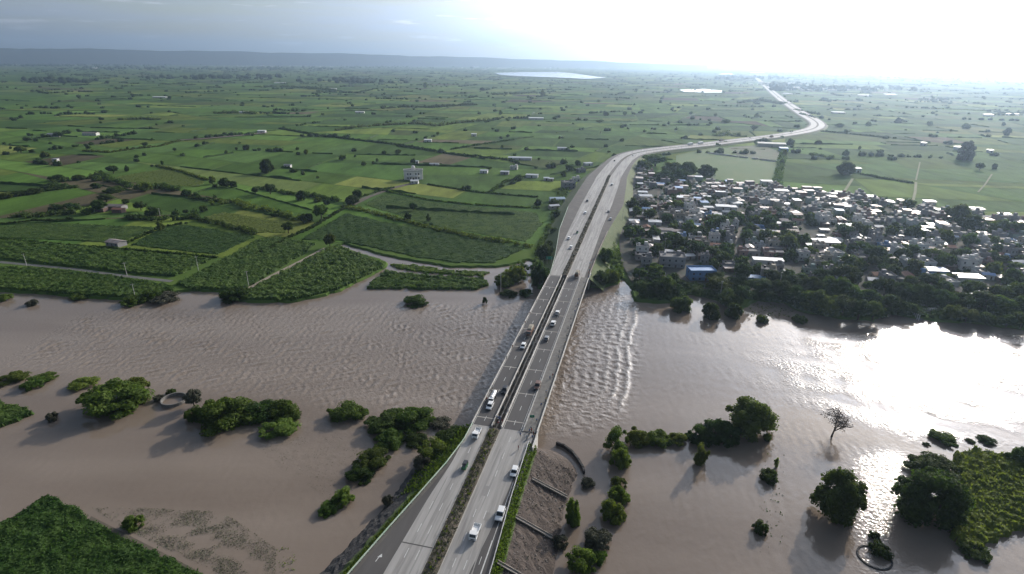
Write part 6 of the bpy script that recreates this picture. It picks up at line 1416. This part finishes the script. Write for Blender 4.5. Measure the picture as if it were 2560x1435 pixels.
# ------------------------------------------------------------------ people: one continuous skinned body each, hair as a child
def make_person(pose, shirt, trousers):
    J = {'pelvis': (0, 0, .95), 'belly': (0, 0, 1.12), 'chest': (.02, 0, 1.34), 'neck': (.02, 0, 1.47), 'head': (.04, 0, 1.58), 'crown': (.03, 0, 1.70), 'nose': (.13, 0, 1.57)}
    def leg(s, hip, knee, ankle, toe): J.update({'hip' + s: hip, 'knee' + s: knee, 'ankle' + s: ankle, 'toe' + s: toe})
    def arm(s, sh_, el, wr, hd): J.update({'sh' + s: sh_, 'el' + s: el, 'wr' + s: wr, 'hd' + s: hd})
    if pose == 'stand':
        for s, y in (('l', .1), ('r', -.1)): leg(s, (0, y, .9), (.02, y * 1.1, .5), (0, y * 1.2, .09), (.16, y * 1.4, .04))
        for s, y in (('l', 1), ('r', -1)): arm(s, (.02, .19 * y, 1.4), (0, .25 * y, 1.12), (.06, .24 * y, .88), (.08, .23 * y, .78))
    elif pose == 'walk':
        leg('l', (0, .1, .9), (.2, .1, .52), (.24, .1, .1), (.4, .1, .07)); leg('r', (0, -.1, .9), (-.06, -.1, .48), (-.3, -.1, .16), (-.2, -.1, .05))
        arm('l', (.02, .19, 1.4), (-.1, .24, 1.14), (-.08, .22, .92), (-.05, .21, .83)); arm('r', (.02, -.19, 1.4), (.1, -.24, 1.14), (.22, -.2, .98), (.28, -.18, .92))
    elif pose == 'ride':
        for k in list(J): J[k] = (J[k][0] - .3, 0, J[k][2] - .03)
        for s, y in (('l', .1), ('r', -.1)): leg(s, (-.28, y, .92), (.12, y * 2.2, .82), (.05, y * 2.2, .42), (.2, y * 2.3, .38))
        for s, y in (('l', 1), ('r', -1)): arm(s, (-.24, .18 * y, 1.36), (-.05, .3 * y, 1.14), (.28, .3 * y, 1.08), (.36, .3 * y, 1.08))
    elif pose == 'lean':
        for s, y in (('l', .12), ('r', -.12)): leg(s, (-.1, y, .9), (-.08, y, .5), (-.14, y * 1.3, .09), (.02, y * 1.5, .04))
        for k in ('chest', 'neck', 'head', 'crown', 'nose'): J[k] = (J[k][0] + .12, 0, J[k][2] - .03)
        for s, y in (('l', 1), ('r', -1)): arm(s, (.12, .19 * y, 1.36), (.28, .26 * y, 1.14), (.46, .2 * y, 1.06), (.54, .17 * y, 1.05))
    E = [('pelvis', 'belly'), ('belly', 'chest'), ('chest', 'neck'), ('neck', 'head'), ('head', 'crown'), ('head', 'nose')]
    for s in 'lr': E += [('pelvis', 'hip' + s), ('hip' + s, 'knee' + s), ('knee' + s, 'ankle' + s), ('ankle' + s, 'toe' + s), ('chest', 'sh' + s), ('sh' + s, 'el' + s), ('el' + s, 'wr' + s), ('wr' + s, 'hd' + s)]
    RAD = {'pelvis': .14, 'belly': .13, 'chest': .155, 'neck': .06, 'head': .1, 'crown': .075, 'nose': .02, 'hip': .09, 'knee': .06, 'ankle': .042, 'toe': .035, 'sh': .065, 'el': .045, 'wr': .032, 'hd': .04}
    names = list(J); vi = {k: i for i, k in enumerate(names)}; vs = [J[k] for k in names]; ed = [(vi[a], vi[b_]) for a, b_ in E]; rad = [RAD.get(k, RAD.get(k[:-1])) for k in names]
    # fingers: five short chains from each hand
    for s in 'lr':
        h = Vector(J['hd' + s]); d = (h - Vector(J['wr' + s])).normalized(); sd = d.cross(Vector((1, 0, 0))); sd = sd.normalized() if sd.length > .1 else Vector((0, 1, 0))
        for k in range(5):
            a = h + sd * (.03 * (k - 2)) + d * .02 if k else h + Vector((.035, 0, 0)); b_ = a + d * (.07 - .008 * abs(k - 2)) + (Vector((.02, 0, 0)))
            vs += [tuple(a), tuple(b_)]; rad += [.012, .008]; ed += [(vi['hd' + s], len(vs) - 2), (len(vs) - 2, len(vs) - 1)]
    me = bpy.data.meshes.new('person_skeleton'); me.from_pydata(vs, ed, []); ob = bpy.data.objects.new('tmp', me); col.objects.link(ob)
    ob.modifiers.new('s', 'SKIN'); ob.modifiers.new('b', 'SUBSURF').levels = 1
    if not me.skin_vertices: 
        bm2 = bmesh.new(); bm2.from_mesh(me); bm2.verts.layers.skin.verify(); bm2.to_mesh(me); bm2.free()
    for i, sv in enumerate(me.skin_vertices[0].data): sv.radius = (rad[i], rad[i]); sv.use_root = (i == 0)
    dg = bpy.context.evaluated_depsgraph_get(); dg.update(); m2 = bpy.data.meshes.new_from_object(ob.evaluated_get(dg)); bpy.data.objects.remove(ob)
    m2.name = 'body'; m2.materials.clear()
    for mm_ in (M['skin'], shirt, trousers): m2.materials.append(mm_)
    nk = J['neck'][2]; pv_ = J['pelvis'][2]; handp = [Vector(J['hd' + s]) for s in 'lr']
    for f in m2.polygons:
        c = f.center
        mi = 2 if (c.z < pv_ + .03 and c.z > .1) else 1
        if c.z > nk + .01 or (pose != 'ride' and c.z < .1) or min((c - h).length for h in handp) < .13: mi = 0
        f.material_index = mi; f.use_smooth = True
    e = empty('person', (0, -720, 0)); o = bpy.data.objects.new('body', m2); col.objects.link(o); o.parent = e
    hx, hz_ = J['crown'][0], J['crown'][2]; iv, jf = ico(); np_mesh('hair', iv * [.105, .095, .085] + [hx - .025, 0, hz_ - .015], jf, M['hair'], e); return e
cl = lambda n, c: mat('cloth_' + n, c, rough=.9)
sh1, sh2, sh3, sh4 = cl('white', (.6, .6, .58)), cl('blue', (.08, .14, .32)), cl('maroon', (.28, .05, .05)), cl('ochre', (.42, .30, .10)); t1, t2 = cl('dark', (.035, .035, .045)), cl('khaki', (.22, .18, .12))
PS = [(make_person('stand', sh1, t1), 'standing person in white shirt'), (make_person('walk', sh2, t1), 'walking person in blue shirt'), (make_person('stand', sh3, t2), 'standing person in maroon shirt'), (make_person('lean', sh4, t1), 'person in ochre shirt leaning on railing')]
RD = make_person('ride', sh1, t1); RD2 = make_person('ride', sh3, t2)
cw = make_car(M['white']); cw2 = make_car(M['white'], True); cs = make_car(M['grey']); cd_ = make_car(M['brown'], True); ck = make_car(M['black'])
mini = make_truck(M['white'], None, 'mini'); tr = make_truck(M['brown'], M['cargo']); tk = make_truck(M['white'], M['white'], 'tanker'); bus = make_bus(M['white']); ar = make_rickshaw(); bk1 = make_bike(M['black']); bk2 = make_bike(M['brown'])
def place(p, px, py, up, label, cat, group, z=8.06, off=0.0, sc=1.12):
    g = G(px, py, z); a = math.atan2(DV.y, DV.x) + (0 if up else math.pi) + R(off); return stamp(p, g, a, (sc,) * 3, label, cat, group)
VG = 'vehicles on the highway bridge and approach'
for p, x, y, up, lb, cat in (
    (cw, 1286, 1183, False, 'white hatchback close to the right rail, just below the bridge end', 'car'), (cw2, 1251, 1290, False, 'large white car hugging the right rail near the bottom', 'car'),
    (mini, 1188, 1336, False, 'white pickup truck in mid carriageway at the bottom', 'pickup truck'), (ar, 1162, 1170, False, 'dark auto rickshaw casting a long shadow on the left carriageway', 'auto rickshaw'),
    (mini, 1192, 1088, False, 'white pickup just off the bridge on the left carriageway', 'pickup truck'), (tk, 1232, 999, False, 'white tanker lorry on the near end of the left deck', 'tanker'),
    (cw, 1225, 1018, False, 'white car directly in front of the tanker', 'car'), (ck, 1262, 978, False, 'black car beside the median behind the tanker', 'car'),
    (cd_, 1344, 968, False, 'brown and white SUV on the near half of the right deck', 'car'), (cw, 1308, 868, False, 'white car alone behind the loaded truck on the left deck', 'car'),
    (tr, 1325, 834, False, 'big loaded truck with pale tarpaulin casting a broad shadow on the left deck', 'truck'), (cw, 1394, 784, True, 'white car farthest up the right deck', 'car'),
    (cw2, 1383, 811, True, 'white SUV second of three on the right deck', 'car'), (cs, 1367, 848, True, 'grey car lowest of three on the right deck', 'car'),
    (tr, 1443, 690, True, 'covered truck entering the far end of the right deck', 'truck')):
    place(p, x, y, up, lb, cat, VG, sc=.72 if p is tk else .95 if p is tr else 1.15)
for p, x, y, up, lb, cat in ((cw, 1427, 621, False, 'small white car nearest beyond the bridge on the left carriageway', 'car'), (ar, 1443, 583, False, 'dark rickshaw on the left carriageway past the bridge', 'auto rickshaw'),
    (cw, 1463, 534, False, 'pale car third along the left carriageway past the bridge', 'car'), (ck, 1468, 504, False, 'dark car fourth along the left carriageway', 'car'), (mini, 1530, 463, False, 'white pickup on the right carriageway near the median end', 'pickup truck'),
    (ck, 1521, 531, False, 'dark car at the outer edge of the right carriageway', 'car'), (cs, 1526, 550, False, 'grey car on the service road by the town', 'car'), (cw, 1422, 598, False, 'white car close to the left shoulder past the bridge', 'car')):
    place(p, x, y, up, lb, cat, 'vehicles beyond the bridge', off=-2)
def on_path(p, s, u, up, label, cat, sc=1.1):
    q_ = P_(s, u, .06); q2 = P_(s + 5, u); a = math.atan2(q2.y - q_.y, q2.x - q_.x) + (0 if up else math.pi); stamp(p, q_, a, (sc,) * 3, label, cat, 'vehicles beyond the bridge')
def s_near(px, py):
    return min(range(len(PATH)), key=lambda i: (lambda q_: (q_[0] - px) ** 2 + (q_[1] - py) ** 2)(proj((PATH[i].x, PATH[i].y, lerp(ZT, SV[i])))))
for x, u, p, lb, cat in ((1735, -7, bus, 'long white bus on the far curve of the highway, left of the pair', 'bus'), (1758, -7, bus, 'white bus just ahead on the far curve of the highway', 'bus'), (1815, -8, tr, 'truck on the highway before the dark grove', 'truck'), (1885, -7, cw, 'small pale car on the highway above the cream hall', 'car'), (1915, 9, tr, 'brown truck on the highway directly above the cream hall', 'truck'), (1985, -7, cw, 'small white car approaching the sharp bend', 'car'), (1570, 6, cw, 'white car on the wide junction of the bend', 'car'), (1545, -8, ck, 'dark car on the wide junction of the bend', 'car')):
    on_path(p, SV[s_near(x, 385 - (x - 1560) * .12 if x > 1560 else 395)], u, True, lb, cat)
# motorcycles and riders
BK = 'motorcycles on the bridge'
for k, (b_, x, y, rdr, lb) in enumerate(((bk1, 1230, 973, RD, 'at the outer edge of the left deck near the tanker'), (bk2, 1216, 1003, RD2, 'squeezed between the tanker and the outer parapet'), (bk1, 1270, 1033, RD, 'stopped by the median gap at the near bridge end'), (bk2, 1255, 1058, RD2, 'parked at the near end of the median gap'), (bk1, 1398, 790, RD, 'beside the white car farthest up the right deck'), (bk2, 1325, 1085, None, 'parked by the right rail at the near bridge end'), (bk1, 1318, 1098, None, 'parked below the other one at the right rail'))):
    a = math.atan2(DV.y, DV.x) + (math.pi if x < 1300 else 0); g = G(x, y, 8.06)
    stamp(b_, g, a, None, ('black' if b_ is bk1 else 'brown') + ' motorcycle ' + lb, 'motorcycle', BK)
    if rdr: stamp(rdr, g, a, None, 'rider in %s shirt, %s' % ('white' if rdr is RD else 'maroon', lb), 'person', 'riders on motorcycles')
# standing and walking people
PG = 'people on the bridge'
def person(k, px, py, rz, where, z=8.06): stamp(PS[k][0], G(px, py, z), rz, (1.05,) * 3, PS[k][1] + ' ' + where, 'person', PG)
person(1, 1301, 1092, R(80), 'on the open roadway near the bridge end, upper of two'); person(2, 1296, 1124, R(200), 'on the open roadway, lower of two, with a long shadow')
r_ = random.Random(8)
for k in range(9): person(r_.choice([0, 1, 2]), 1247 + r_.uniform(-11, 12), 1056 + r_.uniform(-9, 9), r_.uniform(0, 6), 'in the crowd at the median gap', 8.35)
for k in range(7): person(r_.choice([0, 1, 2]), 1327 + r_.uniform(-8, 8), 1085 + r_.uniform(-12, 14), r_.uniform(0, 6), 'in the knot by the near right rail')
for k in range(22):
    s = BR0 + 4 + (BR1 - BR0 - 8) * (k + r_.uniform(.1, .9)) / 22; u = r_.uniform(12.6, 13.6); kk = r_.choice([0, 1, 2, 3]);
    if kk == 3: u = 13.85
    stamp(PS[kk][0], S(s, u, 8.22), math.atan2(NV.y, NV.x) if kk == 3 else r_.uniform(0, 6), (1.05,) * 3, PS[kk][1] + ' on the right bridge footpath', 'person', PG)
for k in range(8): person(r_.choice([0, 1, 2]), 1474 + r_.uniform(-4, 4), 655 + k * 6, r_.uniform(0, 6), 'at the far right bridge end')
for k in range(5): s = r_.uniform(BR0 + 5, BR1 - 5); stamp(PS[r_.choice([0, 2])][0], S(s, -8.4, 8.03), r_.uniform(0, 6), (1.05,) * 3, 'person standing against the left outer parapet', 'person', PG)
# signboards on the far side
sg_ = empty('road_sign', P_(345, -12.8)); tag(sg_, 'green road sign on posts left of the highway just past the bridge', 'sign')
for y_ in (-1.4, 1.4): MB().tube((y_, 0, 0), (y_, 0, 4.5), .09, n=6).build('post', M['steel'], sg_)
MB().box((0, .1, 3.9), (4.2, .08, 2.0)).build('panel', mat('sign_green', (.02, .22, .12), rough=.5), sg_)
sg2 = empty('road_sign', P_(172, 11.6)); tag(sg2, 'green sign board on the footpath at the near right bridge end', 'sign')
MB().tube((0, 0, 0), (0, 0, 3), .07, n=6).build('post', M['steel'], sg2); MB().box((0, .08, 2.6), (1.6, .06, 1.1)).build('panel', bpy.data.materials['sign_green'], sg2)
# ------------------------------------------------------------------ haze
mb = MB().box((0, 9000, 350 - 4), (70000, 30000 , 708)); hz = mb.build('haze'); hz['kind'] = 'stuff'
hm = bpy.data.materials.new('haze'); hm.use_nodes = True; t = hm.node_tree; t.nodes.clear()
ho = t.nodes.new('ShaderNodeOutputMaterial'); hv = t.nodes.new('ShaderNodeVolumePrincipled')
hv.inputs['Color'].default_value = (0.56, 0.76, 1.0, 1); hv.inputs['Density'].default_value = 0.00009; hv.inputs['Anisotropy'].default_value = 0.68
t.links.new(hv.outputs[0], ho.inputs['Volume']); hz.data.materials.append(hm)

# ------------------------------------------------------------------ labels: look-alikes of one label are told apart by their order in the view
from collections import defaultdict
bpy.context.view_layer.update()
by = defaultdict(list)
for o in REG:
    if o.get('label'): by[o['label']].append(o)
def ordn(k): return '%d%s' % (k, 'th' if 10 <= k % 100 <= 20 else {1: 'st', 2: 'nd', 3: 'rd'}.get(k % 10, 'th'))
for lb, L in by.items():
    if len(L) > 1:
        L.sort(key=lambda o: proj(o.matrix_world.translation)[0])
        for k, o in enumerate(L):
            o['label'] = lb + (', leftmost' if k == 0 else ', rightmost' if k == len(L) - 1 else ', %s from left' % ordn(k + 1))
for o in REG:
    if len(o['label'].split()) > 16: print('LONG', o['label'])
    if '_used' in o: del o['_used']
